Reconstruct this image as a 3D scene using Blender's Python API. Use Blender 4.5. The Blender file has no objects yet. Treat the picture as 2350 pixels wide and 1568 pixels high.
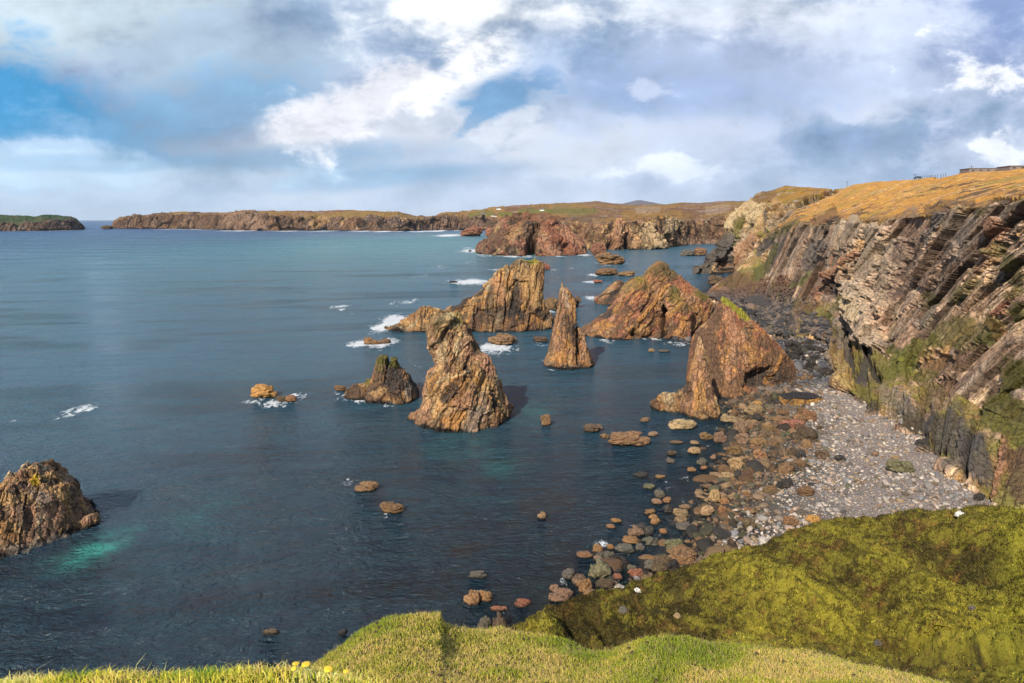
import bpy, math, random
import numpy as np

# ------------------------------------------------------------------ camera, sky, sun, exposure
H = 50.0                       # eye height above the sea, metres
F = 1567.0                     # focal length in units of a 2350 px wide picture
PITCH = math.radians(10.12)
SUN_AZ = math.radians(208.0)   # clockwise from +Y (the view direction)
SUN_EL = math.radians(36.0)
sc = bpy.context.scene
COL = sc.collection
cam_d = bpy.data.cameras.new("camera")
cam = bpy.data.objects.new("camera", cam_d)
COL.objects.link(cam)
cam.location = (0, 0, H)
cam.rotation_euler = (math.radians(90) - PITCH, 0, 0)
cam_d.sensor_width = 36.0
cam_d.lens = 24.0
cam_d.clip_start = 0.1
cam_d.clip_end = 120000
sc.camera = cam
sc.view_settings.view_transform = 'Standard'
sc.view_settings.look = 'None'
sc.view_settings.exposure = 0.25
sc.view_settings.gamma = 1.0
sc.render.engine = 'CYCLES'
sc.cycles.max_bounces = 6
sc.cycles.diffuse_bounces = 2
sc.cycles.glossy_bounces = 2
sc.cycles.transparent_max_bounces = 8
sc.cycles.volume_bounces = 0
sc.cycles.use_denoising = True

sun_d = bpy.data.lights.new("sun", 'SUN')
sun_d.energy = 5.0
sun_d.angle = math.radians(0.8)
sun_d.color = (1.0, 0.88, 0.72)
sun = bpy.data.objects.new("sun", sun_d)
COL.objects.link(sun)
S = (math.sin(SUN_AZ) * math.cos(SUN_EL), math.cos(SUN_AZ) * math.cos(SUN_EL), math.sin(SUN_EL))
from mathutils import Vector
sun.rotation_euler = Vector(S).to_track_quat('Z', 'Y').to_euler()


class NT:
    """small helper to write node expressions"""
    def __init__(s, tree):
        s.t = tree
        s.n = tree.nodes
        s.l = tree.links

    def new(s, kind, **kw):
        x = s.n.new(kind)
        for k, v in kw.items():
            setattr(x, k, v)
        return x

    def put(s, sock, v):
        if v is None:
            return
        if hasattr(v, 'is_linked') or isinstance(v, bpy.types.NodeSocket):
            s.l.new(v, sock)
        else:
            if isinstance(v, (tuple, list)) and sock.type == 'RGBA' and len(v) == 3:
                v = (*v, 1)
            sock.default_value = v

    def m(s, op, a, b=None, c=None, clamp=False):
        x = s.new('ShaderNodeMath', operation=op, use_clamp=clamp)
        s.put(x.inputs[0], a)
        s.put(x.inputs[1], b)
        s.put(x.inputs[2], c)
        return x.outputs[0]

    def vm(s, op, a, b=None):
        x = s.new('ShaderNodeVectorMath', operation=op)
        s.put(x.inputs[0], a)
        s.put(x.inputs[1], b)
        return x.outputs[0]

    def mix(s, f, a, b, mode='MIX'):
        x = s.new('ShaderNodeMix', data_type='RGBA', blend_type=mode, clamp_factor=True)
        s.put(x.inputs[0], f)
        s.put(x.inputs[6], a)
        s.put(x.inputs[7], b)
        return x.outputs[2]

    def ss(s, v, a, b):
        x = s.new('ShaderNodeMapRange', interpolation_type='SMOOTHSTEP')
        s.put(x.inputs[0], v)
        s.put(x.inputs[1], a)
        s.put(x.inputs[2], b)
        return x.outputs[0]

    def noise(s, vec, scale, detail=4, rough=0.55, dist=0.0, dim='3D'):
        x = s.new('ShaderNodeTexNoise', noise_dimensions=dim)
        s.put(x.inputs['Vector'], vec)
        s.put(x.inputs['Scale'], scale)
        s.put(x.inputs['Detail'], detail)
        s.put(x.inputs['Roughness'], rough)
        s.put(x.inputs['Distortion'], dist)
        return x.outputs['Fac']

    def comb(s, x, y, z):
        c = s.new('ShaderNodeCombineXYZ')
        s.put(c.inputs[0], x)
        s.put(c.inputs[1], y)
        s.put(c.inputs[2], z)
        return c.outputs[0]


CP, SP = math.cos(PITCH), math.sin(PITCH)


def ray(px, py):
    px = np.asarray(px, float)
    py = np.asarray(py, float)
    xr = (px - 1175) / F
    yr = (784 - py) / F
    y = CP + yr * SP
    z = -SP + yr * CP
    return xr / y, z / y


def PY(px, py, Y):
    a, b = ray(px, py)
    Y = np.asarray(Y, float)
    return np.stack(np.broadcast_arrays(a * Y, Y, H + b * Y), -1)


def YZ(px, py, z=0.0):
    a, b = ray(px, py)
    return (z - H) / b


def proj(P):
    d = P - np.array([0, 0, H])
    f = d[..., 1] * CP - d[..., 2] * SP
    u = d[..., 1] * SP + d[..., 2] * CP
    f = np.where(np.abs(f) < 1e-3, 1e-3, f)
    return 1175 + F * d[..., 0] / f, 784 - F * u / f


def cr(x0, y0, s, pts):
    """points read in an enlarged view of the picture -> 2350-wide units"""
    return [((x0 + p[0] / s) * 0.94, (y0 + p[1] / s) * 0.94) + tuple(p[2:]) for p in pts]


def build_world():
    w = bpy.data.worlds.new("World")
    sc.world = w
    w.use_nodes = True
    t = w.node_tree
    t.nodes.clear()
    g = NT(t)
    out = g.new('ShaderNodeOutputWorld')
    bg = g.new('ShaderNodeBackground')
    sky = g.new('ShaderNodeTexSky', sky_type='NISHITA', sun_disc=False)
    sky.sun_elevation = SUN_EL
    sky.sun_rotation = SUN_AZ
    sky.altitude = 50
    nish = g.new('ShaderNodeVectorMath', operation='SCALE')
    g.l.new(sky.outputs[0], nish.inputs[0])
    nish.inputs['Scale'].default_value = 0.085
    co = g.new('ShaderNodeTexCoord').outputs['Generated']
    sp = g.new('ShaderNodeSeparateXYZ')
    g.l.new(co, sp.inputs[0])
    ay = g.m('MAXIMUM', g.m('ABSOLUTE', sp.outputs[1]), 0.12)
    U = g.m('DIVIDE', sp.outputs[0], ay)
    V = g.m('DIVIDE', sp.outputs[2], ay)
    flat = g.comb(U, g.m('MULTIPLY', V, 1.65), g.m('MULTIPLY', g.m('SIGN', sp.outputs[1]), 3.0))
    n1 = g.noise(flat, 1.6, 7, 0.54, 0.25)
    n2 = g.noise(g.vm('ADD', flat, (5.2, 1.3, 0)), 4.4, 8, 0.56, 0.15)
    n3 = g.noise(g.vm('ADD', flat, (1.2, 8.3, 0)), 13.0, 6, 0.62, 0.2)
    c1 = g.m('SUBTRACT', n1, 0.5)
    c2 = g.m('SUBTRACT', n2, 0.5)
    c3 = g.m('SUBTRACT', n3, 0.5)
    warp = g.m('ADD', g.m('MULTIPLY', c1, 1.6), g.m('ADD', g.m('MULTIPLY', c2, 2.6), g.m('MULTIPLY', c3, 2.0)))

    def blob(px, py, rx, ry, rot, soft=0.5, wob=1.0):
        u0, v0 = [float(k) for k in ray(px, py)]
        rx, ry = rx / F, ry / F
        a = math.radians(rot)
        du = g.m('SUBTRACT', U, u0)
        dv = g.m('SUBTRACT', V, v0)
        p = g.m('ADD', g.m('MULTIPLY', du, math.cos(a) / rx), g.m('MULTIPLY', dv, math.sin(a) / rx))
        q = g.m('ADD', g.m('MULTIPLY', du, -math.sin(a) / ry), g.m('MULTIPLY', dv, math.cos(a) / ry))
        d = g.m('SQRT', g.m('ADD', g.m('MULTIPLY', p, p), g.m('MULTIPLY', q, q)))
        v = g.m('ADD', d, g.m('MULTIPLY', warp, -wob))
        return g.ss(v, 1.0 + soft * .8, 1.0 - soft * .8)

    # grey cloud body, light and dark
    body = g.mix(g.ss(n2, 0.30, 0.68), (0.19, 0.31, 0.50), (0.56, 0.63, 0.76))
    body = g.mix(g.m('MULTIPLY', g.ss(n1, 0.35, 0.62), 0.6), body, (0.42, 0.50, 0.63))
    col = body
    blue = g.mix(0.30, (0.10, 0.26, 0.50), nish.outputs[0])
    L = []   # px, py, rx, ry, rot, colour, strength, soft, wobble
    L.append((120, 40, 560, 110, 6, (0.46, 0.56, 0.62), 0.85, 0.7, 0.8))
    L.append((40, 235, 330, 110, -12, (0.06, 0.27, 0.52), 1.0, 0.6, 0.9))
    L.append((520, 130, 300, 110, 10, (0.31, 0.42, 0.54), 0.8, 0.6, 1.0))
    L.append((420, 280, 330, 80, 12, (0.16, 0.33, 0.53), 0.75, 0.6, 0.9))
    L.append((1350, 150, 260, 90, -25, (0.27, 0.38, 0.60), 0.7, 0.6, 0.9))
    L.append((2250, 90, 330, 150, 0, (0.20, 0.29, 0.55), 0.8, 0.6, 0.9))
    L.append((1750, 130, 360, 130, -8, (0.36, 0.44, 0.62), 0.85, 0.6, 0.9))
    L.append((1900, 60, 240, 60, 0, (0.62, 0.67, 0.78), 0.6, 0.6, 1.1))
    L.append((1650, 20, 300, 50, 0, (0.70, 0.75, 0.84), 0.7, 0.6, 1.0))
    L.append((820, 320, 360, 90, 10, (0.53, 0.57, 0.65), 0.85, 0.6, 1.0))
    L.append((1330, 330, 230, 60, 4, (0.60, 0.64, 0.72), 0.7, 0.5, 1.2))
    L.append((900, 405, 260, 22, 4, (0.13, 0.30, 0.50), 0.8, 0.8, 0.8))
    L.append((560, 372, 420, 34, 3, (0.15, 0.31, 0.50), 0.75, 0.7, 1.0))
    L.append((250, 400, 330, 26, 0, (0.50, 0.63, 0.76), 0.8, 0.8, 1.2))
    L.append((70, 352, 170, 22, 0, (0.58, 0.68, 0.80), 0.5, 0.8, 1.3))
    L.append((330, 375, 260, 14, 0, (0.17, 0.33, 0.52), 0.6, 0.8, 1.0))
    L.append((1950, 330, 330, 45, 0, (0.24, 0.34, 0.54), 0.8, 0.6, 1.0))
    L.append((2200, 330, 130, 60, 0, (0.22, 0.31, 0.50), 0.8, 0.6, 1.0))
    L.append((2000, 262, 120, 30, 0, (0.66, 0.71, 0.81), 0.7, 0.9, 2.6))
    L.append((1650, 300, 200, 40, 0, (0.50, 0.56, 0.70), 0.8, 0.6, 1.4))
    L.append((1100, 30, 300, 110, 0, (0.80, 0.83, 0.86), 0.9, 0.7, 1.1))
    L.append((900, 195, 260, 62, 24, (0.68, 0.69, 0.74), 0.9, 0.5, 1.5))
    L.append((1100, 120, 190, 80, 35, (0.86, 0.87, 0.90), 0.9, 0.5, 1.5))
    L.append((1240, 190, 100, 60, 30, (0.55, 0.64, 0.80), 0.7, 0.5, 1.5))
    L.append((1170, 215, 135, 48, 10, None, 0.98, 0.4, 1.3))
    L.append((1330, 275, 90, 30, -10, (0.42, 0.50, 0.66), 0.8, 0.5, 1.4))
    L.append((1110, 258, 90, 18, 35, None, 0.8, 0.35, 1.6))
    L.append((1180, 280, 90, 26, 30, (0.56, 0.61, 0.70), 0.8, 0.4, 1.7))
    L.append((1484, 200, 44, 36, 0, (0.70, 0.74, 0.84), 0.95, 0.45, 1.7))
    L.append((1030, 20, 110, 40, 0, (0.96, 0.96, 0.96), 0.9, 0.6, 0.8))
    L.append((2180, 200, 260, 110, 0, (0.46, 0.53, 0.67), 0.7, 0.8, 1.6))
    L.append((2200, 350, 230, 60, 0, (0.50, 0.57, 0.70), 0.7, 0.8, 1.6))
    L.append((1560, 210, 330, 60, -6, (0.27, 0.37, 0.58), 0.6, 0.7, 1.3))
    L.append((1640, 345, 260, 46, 0, (0.44, 0.51, 0.64), 0.7, 0.8, 1.6))
    L.append((1250, 95, 200, 46, -14, (0.30, 0.42, 0.62), 0.6, 0.6, 1.5))
    L.append((2270, 180, 95, 48, -12, (0.78, 0.81, 0.88), 0.95, 0.5, 2.0))
    L.append((2285, 335, 46, 46, 0, (0.72, 0.76, 0.84), 0.9, 0.5, 2.2))
    L.append((1560, 392, 110, 24, 0, (0.66, 0.72, 0.82), 0.85, 0.7, 2.2))
    for px, py, rx, ry, rot, c, k, soft, wob in L:
        col = g.mix(g.m('MULTIPLY', blob(px, py, rx, ry, rot, soft, wob), k), col, blue if c is None else c)
    # fine structure of the cloud tops
    fine = g.m('ADD', 1.0, g.m('ADD', g.m('MULTIPLY', c3, 0.65), g.m('MULTIPLY', c2, 0.85)))
    fm = g.new('ShaderNodeVectorMath', operation='SCALE')
    g.l.new(col, fm.inputs[0])
    g.l.new(fine, fm.inputs['Scale'])
    # paler, thinner air toward the horizon
    hz = g.ss(V, 0.13, 0.0)
    hcol = g.mix(g.ss(U, -0.75, 0.2), (0.42, 0.60, 0.76), (0.52, 0.61, 0.74))
    col = g.mix(g.m('MULTIPLY', hz, 0.52), fm.outputs[0], hcol)
    col = g.mix(g.m('MULTIPLY', g.ss(V, 0.45, 1.6), 0.75), col, (0.10, 0.17, 0.32))
    # below the horizon
    col = g.mix(g.ss(V, 0.0, -0.03), col, (0.10, 0.16, 0.22))
    g.l.new(col, bg.inputs[0])
    bg.inputs[1].default_value = 1.12
    g.l.new(bg.outputs[0], out.inputs[0])


build_world()

# ------------------------------------------------------------------ numpy noise
def _h(ix, iy, iz, s):
    h = (ix.astype(np.int64) * 374761393 + iy.astype(np.int64) * 668265263 + iz.astype(np.int64) * 2147483647 + s * 974634777) & 0xFFFFFFFF
    h = ((h ^ (h >> 13)) * 1274126177) & 0xFFFFFFFF
    h = ((h ^ (h >> 16)) * 2246822519) & 0xFFFFFFFF
    h = h ^ (h >> 15)
    return (h & 0xFFFFFF) / float(0xFFFFFF)


def vnoise(p, s=0):
    i = np.floor(p)
    f = p - i
    i = i.astype(np.int64)
    f = f * f * f * (f * (f * 6 - 15) + 10)
    r = 0
    for a in (0, 1):
        wa = f[..., 0] if a else 1 - f[..., 0]
        for b in (0, 1):
            wb = f[..., 1] if b else 1 - f[..., 1]
            for c in (0, 1):
                wc = f[..., 2] if c else 1 - f[..., 2]
                r = r + wa * wb * wc * _h(i[..., 0] + a, i[..., 1] + b, i[..., 2] + c, s)
    return r * 2 - 1


def fbm(p, s=0, o=4, g=0.5, lac=2.03):
    r, a, t = 0, 1.0, 0
    for k in range(o):
        r = r + a * vnoise(p + 17.3 * k, s + k)
        t += a
        a *= g
        p = p * lac
    return r / t


def cells(p, s=0):
    sh = p.shape[:-1]
    p = p.reshape(-1, 3)
    i = np.floor(p).astype(np.int64)
    f1 = np.full(len(p), 9.0)
    f2 = np.full(len(p), 9.0)
    best = np.zeros((len(p), 3))
    ids = np.zeros((len(p), 3), np.int64)
    for a in (-1, 0, 1):
        for b in (-1, 0, 1):
            for c in (-1, 0, 1):
                x, y, z = i[:, 0] + a, i[:, 1] + b, i[:, 2] + c
                q = np.stack([x + _h(x, y, z, s + 1), y + _h(x, y, z, s + 2), z + _h(x, y, z, s + 3)], -1)
                v = p - q
                d = np.sqrt((v * v).sum(-1))
                cl = d < f1
                f2 = np.where(cl, f1, np.minimum(f2, d))
                f1 = np.where(cl, d, f1)
                best[cl] = v[cl]
                ids[cl] = np.stack([x, y, z], -1)[cl]
    r = np.stack([_h(ids[:, 0], ids[:, 1], ids[:, 2], s + 11 + k) for k in range(4)], -1)
    return f1.reshape(sh), f2.reshape(sh), best.reshape(sh + (3,)), r.reshape(sh + (4,))


def rot(ax, deg):
    a = math.radians(deg)
    c, s = math.cos(a), math.sin(a)
    return np.array({'x': [[1, 0, 0], [0, c, -s], [0, s, c]], 'y': [[c, 0, s], [0, 1, 0], [-s, 0, c]], 'z': [[c, -s, 0], [s, c, 0], [0, 0, 1]]}[ax])


def strata(tilt, turn=0, stretch=3.0):
    """space in which the long axis of blocks leans by tilt degrees to the right (seen from the sea stacks' front)"""
    R = rot('y', -tilt) @ rot('z', turn)
    return np.diag([1, 1, 1 / stretch]) @ R


def rocky(P, L, M, seed, amp=(1, .5, .25), sizes=(1, .4, .16), slab=1.0):
    """offset (in units of L) and block ids of a broken, faceted rock surface"""
    W = P + 0.13 * L * np.stack([fbm(P / L * 1.3, seed + 5, 3), fbm(P / L * 1.3, seed + 6, 3), fbm(P / L * 1.3, seed + 7, 3)], -1)
    q = (W @ M.T) / L
    d = 0
    ids = []
    crack = 1.0
    for k, (a, z) in enumerate(zip(amp, sizes)):
        f1, f2, v, r = cells(q / z + 7.7 * k, seed + 31 * k)
        gdir = (r[..., :3] - 0.5) * 1.7
        e = np.clip((f2 - f1) / 0.16, 0, 1)
        d = d + a * z * ((gdir * v).sum(-1) * 0.9 + (r[..., 3] - 0.5) * 0.75 - (1 - e) * 0.22)
        ids.append(r)
        crack = np.minimum(crack, np.clip((f2 - f1) / (0.07 + 0.03 * k), 0, 1))
    wq = q + 0.10 * np.stack([fbm(q * 1.8, seed + 13, 3), 0 * q[..., 0], 0 * q[..., 0]], -1)
    for k, (f, a) in enumerate(((3.3, .30), (8.5, .17), (21.0, .085))):
        x = wq[..., 0] * f + 0.35 * wq[..., 1] * f
        ci = np.floor(x)
        fr = x - ci
        z0_ = np.zeros_like(ci)
        r1 = _h(ci, z0_, z0_, seed + 40 + k)
        zb_ = np.floor(wq[..., 2] * f * 0.9 + 7 * r1)
        yb_ = np.floor(wq[..., 1] * f * 0.6 + 5 * r1)
        r2 = _h(ci, zb_, yb_, seed + 50 + k)
        r3 = _h(ci, zb_, yb_, seed + 60 + k)
        d = d + a * slab * ((r1 - .5) * .9 + (r2 - .5) * .9 + (fr - .5) * (r3 - .5) * 1.6 - .35 * np.exp(-fr * 9))
        if k < 2:
            crack = np.minimum(crack, np.clip(fr / .10, .25, 1))
    d = d + 0.05 * fbm(P / L * 7, seed + 9, 4) + 0.10
    return d, ids, crack


def mixc(a, b, t):
    t = np.clip(t, 0, 1)[..., None]
    return a * (1 - t) + np.asarray(b, float) * t


def sst(x, a, b):
    t = np.clip((x - a) / (b - a), 0, 1)
    return t * t * (3 - 2 * t)


PAL = dict(
    tan=(0.52, 0.325, 0.14), orange=(0.50, 0.25, 0.075), pink=(0.43, 0.225, 0.13), grey=(0.30, 0.25, 0.20), dark=(0.055, 0.047, 0.042),
    cream=(0.58, 0.45, 0.26), red=(0.36, 0.135, 0.075), brown=(0.22, 0.12, 0.06), umber=(0.13, 0.075, 0.045), pale=(0.50, 0.385, 0.27),
    green=(0.105, 0.11, 0.026), lime=(0.27, 0.25, 0.035), moss=(0.125, 0.115, 0.026), gold=(0.36, 0.195, 0.038), straw=(0.52, 0.32, 0.075),
    slate=(0.095, 0.085, 0.078), plum=(0.19, 0.125, 0.095), heath=(0.19, 0.095, 0.05), field=(0.165, 0.16, 0.032), lichen=(0.65, 0.45, 0.03),
    mauve=(0.31, 0.205, 0.14))


def rockcol(P, pal, L, M, seed, ids, crack, wet=1.0, veins=0.35):
    """pal: list of (colour, weight); blocks and bands of different stone"""
    q = (P @ M.T) / L
    n = 0.5 + 0.5 * fbm(q * np.array([1.0, 1.0, 1.0]) * 1.2, seed + 70, 4) * 1.5
    n = np.clip(n + (ids[1][..., 0] - .5) * 0.35 + (ids[0][..., 1] - .5) * 0.25, 0, 0.9999)
    w = np.cumsum([x[1] for x in pal])
    w = w / w[-1]
    mids = (w - np.array([x[1] for x in pal]) / sum(x[1] for x in pal) / 2)
    cols = np.array([PAL[x[0]] for x in pal])
    c = np.stack([np.interp(n, mids, cols[:, k]) for k in range(3)], -1)
    c = c * (0.80 + 0.40 * ids[-1][..., 2] * 0.6 + 0.4 * ids[1][..., 3] * 0.6)[..., None]
    v = np.abs(fbm(q * np.array([2.6, 2.6, 1.0]), seed + 80, 4))
    c = mixc(c, PAL['cream'], (1 - sst(v, 0.0, 0.05)) * veins)
    v2 = fbm(q * np.array([3.2, 3.2, 1.4]) + 40, seed + 81, 5)
    c = mixc(c, PAL['dark'], sst(v2, 0.12, 0.38) * 0.62)
    c = mixc(c, PAL['dark'], (1 - crack) * 0.72)
    if wet:
        z = P[..., 2] + 0.9 * fbm(P * 0.35, seed + 90, 3)
        c = mixc(c, PAL['umber'], (1 - sst(z, 0.8 * wet, 5.5 * wet)) * 0.45)
        c = mixc(c, (0.016, 0.014, 0.012), 1 - sst(z, 0.15, 1.25 * wet))
    return c


def zonew(Q, z, seed=3, wob=0.35):
    """weight of a patch traced as a thick line: x1,y1,x2,y2,radius"""
    x1, y1, x2, y2, r = z[:5]
    px, py = Q
    dx, dy = x2 - x1, y2 - y1
    w = np.zeros(px.shape)
    m = (px > min(x1, x2) - 1.9 * r) & (px < max(x1, x2) + 1.9 * r) & (py > min(y1, y2) - 1.9 * r) & (py < max(y1, y2) + 1.9 * r)
    if not m.any():
        return w
    px, py = px[m], py[m]
    t = np.clip(((px - x1) * dx + (py - y1) * dy) / (dx * dx + dy * dy + 1e-9), 0, 1)
    d = np.hypot(px - x1 - t * dx, py - y1 - t * dy)
    nz = fbm(np.stack([px / r * 1.1, py / r * 1.1, 0 * px], -1), seed, 4) + .5 * fbm(np.stack([px / r * 5, py / r * 3, 0 * px], -1), seed + 7, 3)
    w[m] = 1 - sst(d / r + nz * wob * 1.8, 0.70, 1.15)
    return w


def czones(x0, y0, s, zs):
    """patches read in an enlarged view"""
    o = []
    for z in zs:
        (a, b), (c, d) = cr(x0, y0, s, [z[0:2], z[2:4]])
        o.append((a, b, c, d, z[4] / s * 0.94) + tuple(z[5:]))
    return o

# ------------------------------------------------------------------ materials
def mat_new(name):
    m = bpy.data.materials.new(name)
    m.use_nodes = True
    m.node_tree.nodes.clear()
    g = NT(m.node_tree)
    out = g.new('ShaderNodeOutputMaterial')
    bs = g.new('ShaderNodeBsdfPrincipled')
    g.l.new(bs.outputs[0], out.inputs[0])
    return m, g, bs, out


def attr(g, name, kind='GEOMETRY'):
    a = g.new('ShaderNodeAttribute', attribute_name=name, attribute_type=kind)
    return a


def rock_mat(name, scale, bump=1.0, rough=0.85, source='Col', vary=0.5, up=None):
    m, g, bs, out = mat_new(name)
    co = g.new('ShaderNodeTexCoord').outputs['Object'] if source == 'obj' else g.new('ShaderNodeNewGeometry').outputs['Position']
    n1 = g.noise(co, scale, 6, 0.66)
    n2 = g.noise(co, scale * 5.5, 5, 0.68)
    wv = g.vm('ADD', co, g.vm('MULTIPLY', g.comb(n1, n2, n1), (0.8 / scale, 0.8 / scale, 0.8 / scale)))
    vo = g.new('ShaderNodeTexVoronoi', feature='DISTANCE_TO_EDGE')
    g.l.new(g.vm('MULTIPLY', wv, (1, 1, 0.55)), vo.inputs['Vector'])
    vo.inputs['Scale'].default_value = scale * 1.3
    crack = g.ss(vo.outputs['Distance'], 0.0, 0.055)
    if source == 'obj':
        base = g.new('ShaderNodeObjectInfo').outputs['Color']
    else:
        base = attr(g, source).outputs['Color']
    lo = 1.0 - vary
    k = g.m('ADD', lo + 0.05, g.m('MULTIPLY', g.m('ADD', n1, n2), vary))
    k = g.m('MULTIPLY', k, g.m('ADD', 0.50, g.m('MULTIPLY', crack, 0.50)))
    sc_ = g.new('ShaderNodeVectorMath', operation='SCALE')
    g.l.new(base, sc_.inputs[0])
    g.l.new(k, sc_.inputs['Scale'])
    col = sc_.outputs[0]
    if source == 'obj':
        n3 = g.noise(co, scale * 1.7, 4, 0.6, 0.4)
        col = g.mix(g.m('MULTIPLY', g.ss(n3, 0.48, 0.68), 0.75), col, (0.05, 0.040, 0.030))
        col = g.mix(g.m('MULTIPLY', g.ss(n3, 0.42, 0.3), 0.35), col, (0.45, 0.34, 0.20))
        pz = g.new('ShaderNodeSeparateXYZ')
        g.l.new(g.new('ShaderNodeNewGeometry').outputs['Position'], pz.inputs[0])
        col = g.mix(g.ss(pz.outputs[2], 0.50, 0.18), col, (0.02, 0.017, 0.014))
    g.l.new(col, bs.inputs['Base Color'])
    bs.inputs['Roughness'].default_value = rough
    bs.inputs['Specular IOR Level'].default_value = 0.3
    b = g.new('ShaderNodeBump')
    h = g.m('ADD', g.m('MULTIPLY', n1, 0.9), g.m('ADD', g.m('MULTIPLY', n2, 0.42), g.m('MULTIPLY', crack, 0.28)))
    g.l.new(h, b.inputs['Height'])
    b.inputs['Strength'].default_value = 0.9
    b.inputs['Distance'].default_value = bump / scale * 0.55
    g.l.new(b.outputs[0], bs.inputs['Normal'])
    return m


def veg_mat(name, scale, bump=1.0, trans=False):
    m, g, bs, out = mat_new(name)
    co = g.new('ShaderNodeNewGeometry').outputs['Position']
    n1 = g.noise(co, scale, 6, 0.7)
    n2 = g.noise(co, scale * 7, 4, 0.7)
    base = attr(g, 'Col').outputs['Color']
    k = g.m('ADD', 0.30, g.m('MULTIPLY', g.m('ADD', n1, n2), 0.72))
    sc_ = g.new('ShaderNodeVectorMath', operation='SCALE')
    g.l.new(base, sc_.inputs[0])
    g.l.new(k, sc_.inputs['Scale'])
    g.l.new(sc_.outputs[0], bs.inputs['Base Color'])
    bs.inputs['Roughness'].default_value = 0.9
    bs.inputs['Specular IOR Level'].default_value = 0.15
    b = g.new('ShaderNodeBump')
    g.l.new(g.m('ADD', n1, g.m('MULTIPLY', n2, 0.5)), b.inputs['Height'])
    b.inputs['Strength'].default_value = 1.0
    b.inputs['Distance'].default_value = bump / scale
    g.l.new(b.outputs[0], bs.inputs['Normal'])
    return m


def blade_mat(name):
    m, g, bs, out = mat_new(name)
    base = attr(g, 'Col').outputs['Color']
    g.l.new(base, bs.inputs['Base Color'])
    bs.inputs['Roughness'].default_value = 0.6
    bs.inputs['Specular IOR Level'].default_value = 0.25
    tr = g.new('ShaderNodeBsdfTranslucent')
    g.l.new(base, tr.inputs[0])
    mx = g.new('ShaderNodeMixShader')
    mx.inputs[0].default_value = 0.3
    g.l.new(bs.outputs[0], mx.inputs[1])
    g.l.new(tr.outputs[0], mx.inputs[2])
    g.l.new(mx.outputs[0], out.inputs[0])
    return m


def plain_mat(name, c, rough=0.7, nscale=3.0, vary=0.35):
    m, g, bs, out = mat_new(name)
    co = g.new('ShaderNodeTexCoord').outputs['Object']
    n = g.noise(co, nscale, 5, 0.6)
    g.l.new(g.mix(n, tuple(x * (1 - vary) for x in c), tuple(min(1, x * (1 + vary)) for x in c)), bs.inputs['Base Color'])
    bs.inputs['Roughness'].default_value = rough
    return m


M_STACK = rock_mat('stack_rock', 0.75, 0.8)
M_CLIFF = rock_mat('cliff_rock', 0.42, 0.8)
M_FAR = rock_mat('far_rock', 0.05, 0.7, vary=0.55)
M_DOME = rock_mat('dome_rock', 0.12, 0.7)
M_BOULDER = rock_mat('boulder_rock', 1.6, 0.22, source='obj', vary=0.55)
M_PEB = rock_mat('pebble_rock', 3.0, 0.3, vary=0.4)
M_SHORE = rock_mat('shore_gravel', 1.6, 0.9, vary=0.5)
M_TURF = veg_mat('turf', 2.0, 0.5)
M_HEATH = veg_mat('heath', 2.2, 0.7)
M_BLADE = blade_mat('grass_blade')

# ------------------------------------------------------------------ mesh helpers
def mk(name, V, faces, col=None, mat=None, smooth=False, attrs=None, link=True, parent=None):
    me = bpy.data.meshes.new(name)
    V = np.ascontiguousarray(V.reshape(-1, 3), np.float32)
    me.vertices.add(len(V))
    me.vertices.foreach_set('co', V.ravel())
    faces = np.asarray(faces)
    k = faces.shape[1]
    me.loops.add(faces.size)
    me.loops.foreach_set('vertex_index', faces.ravel().astype(np.int32))
    me.polygons.add(len(faces))
    me.polygons.foreach_set('loop_start', np.arange(0, faces.size, k, dtype=np.int32))
    try:
        me.polygons.foreach_set('loop_total', np.full(len(faces), k, np.int32))
    except Exception:
        pass
    me.polygons.foreach_set('use_smooth', np.full(len(faces), smooth, bool))
    if col is not None:
        a = me.color_attributes.new('Col', 'FLOAT_COLOR', 'POINT')
        c = np.ones((len(V), 4), np.float32)
        c[:, :3] = np.clip(col.reshape(-1, 3), 0, 1)
        a.data.foreach_set('color', c.ravel())
    for kx, v in (attrs or {}).items():
        a = me.attributes.new(kx, 'FLOAT', 'POINT')
        a.data.foreach_set('value', np.ascontiguousarray(v, np.float32).ravel())
    me.update(calc_edges=True)
    me.validate()
    if mat:
        me.materials.append(mat)
    if not link:
        return me
    o = bpy.data.objects.new(name, me)
    COL.objects.link(o)
    if parent:
        o.parent = parent
    return o


def tag(o, label=None, cat=None, group=None, kind=None):
    for k, v in (('label', label), ('category', cat), ('group', group), ('kind', kind)):
        if v:
            o[k] = v
    return o


def gfaces(nv, nu, wrap=False, off=0):
    j, i = np.meshgrid(np.arange(nv - 1), np.arange(nu if wrap else nu - 1), indexing='ij')
    i2 = (i + 1) % nu
    return (np.stack([j * nu + i, j * nu + i2, (j + 1) * nu + i2, (j + 1) * nu + i], -1).reshape(-1, 4)) + off


def gnormals(P, wrap=False):
    dv = np.gradient(P, axis=0)
    if wrap:
        du = (np.roll(P, -1, 1) - np.roll(P, 1, 1)) / 2
    else:
        du = np.gradient(P, axis=1)
    n = np.cross(du, dv)
    l = np.linalg.norm(n, axis=-1, keepdims=True)
    return n / np.maximum(l, 1e-9)


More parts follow.
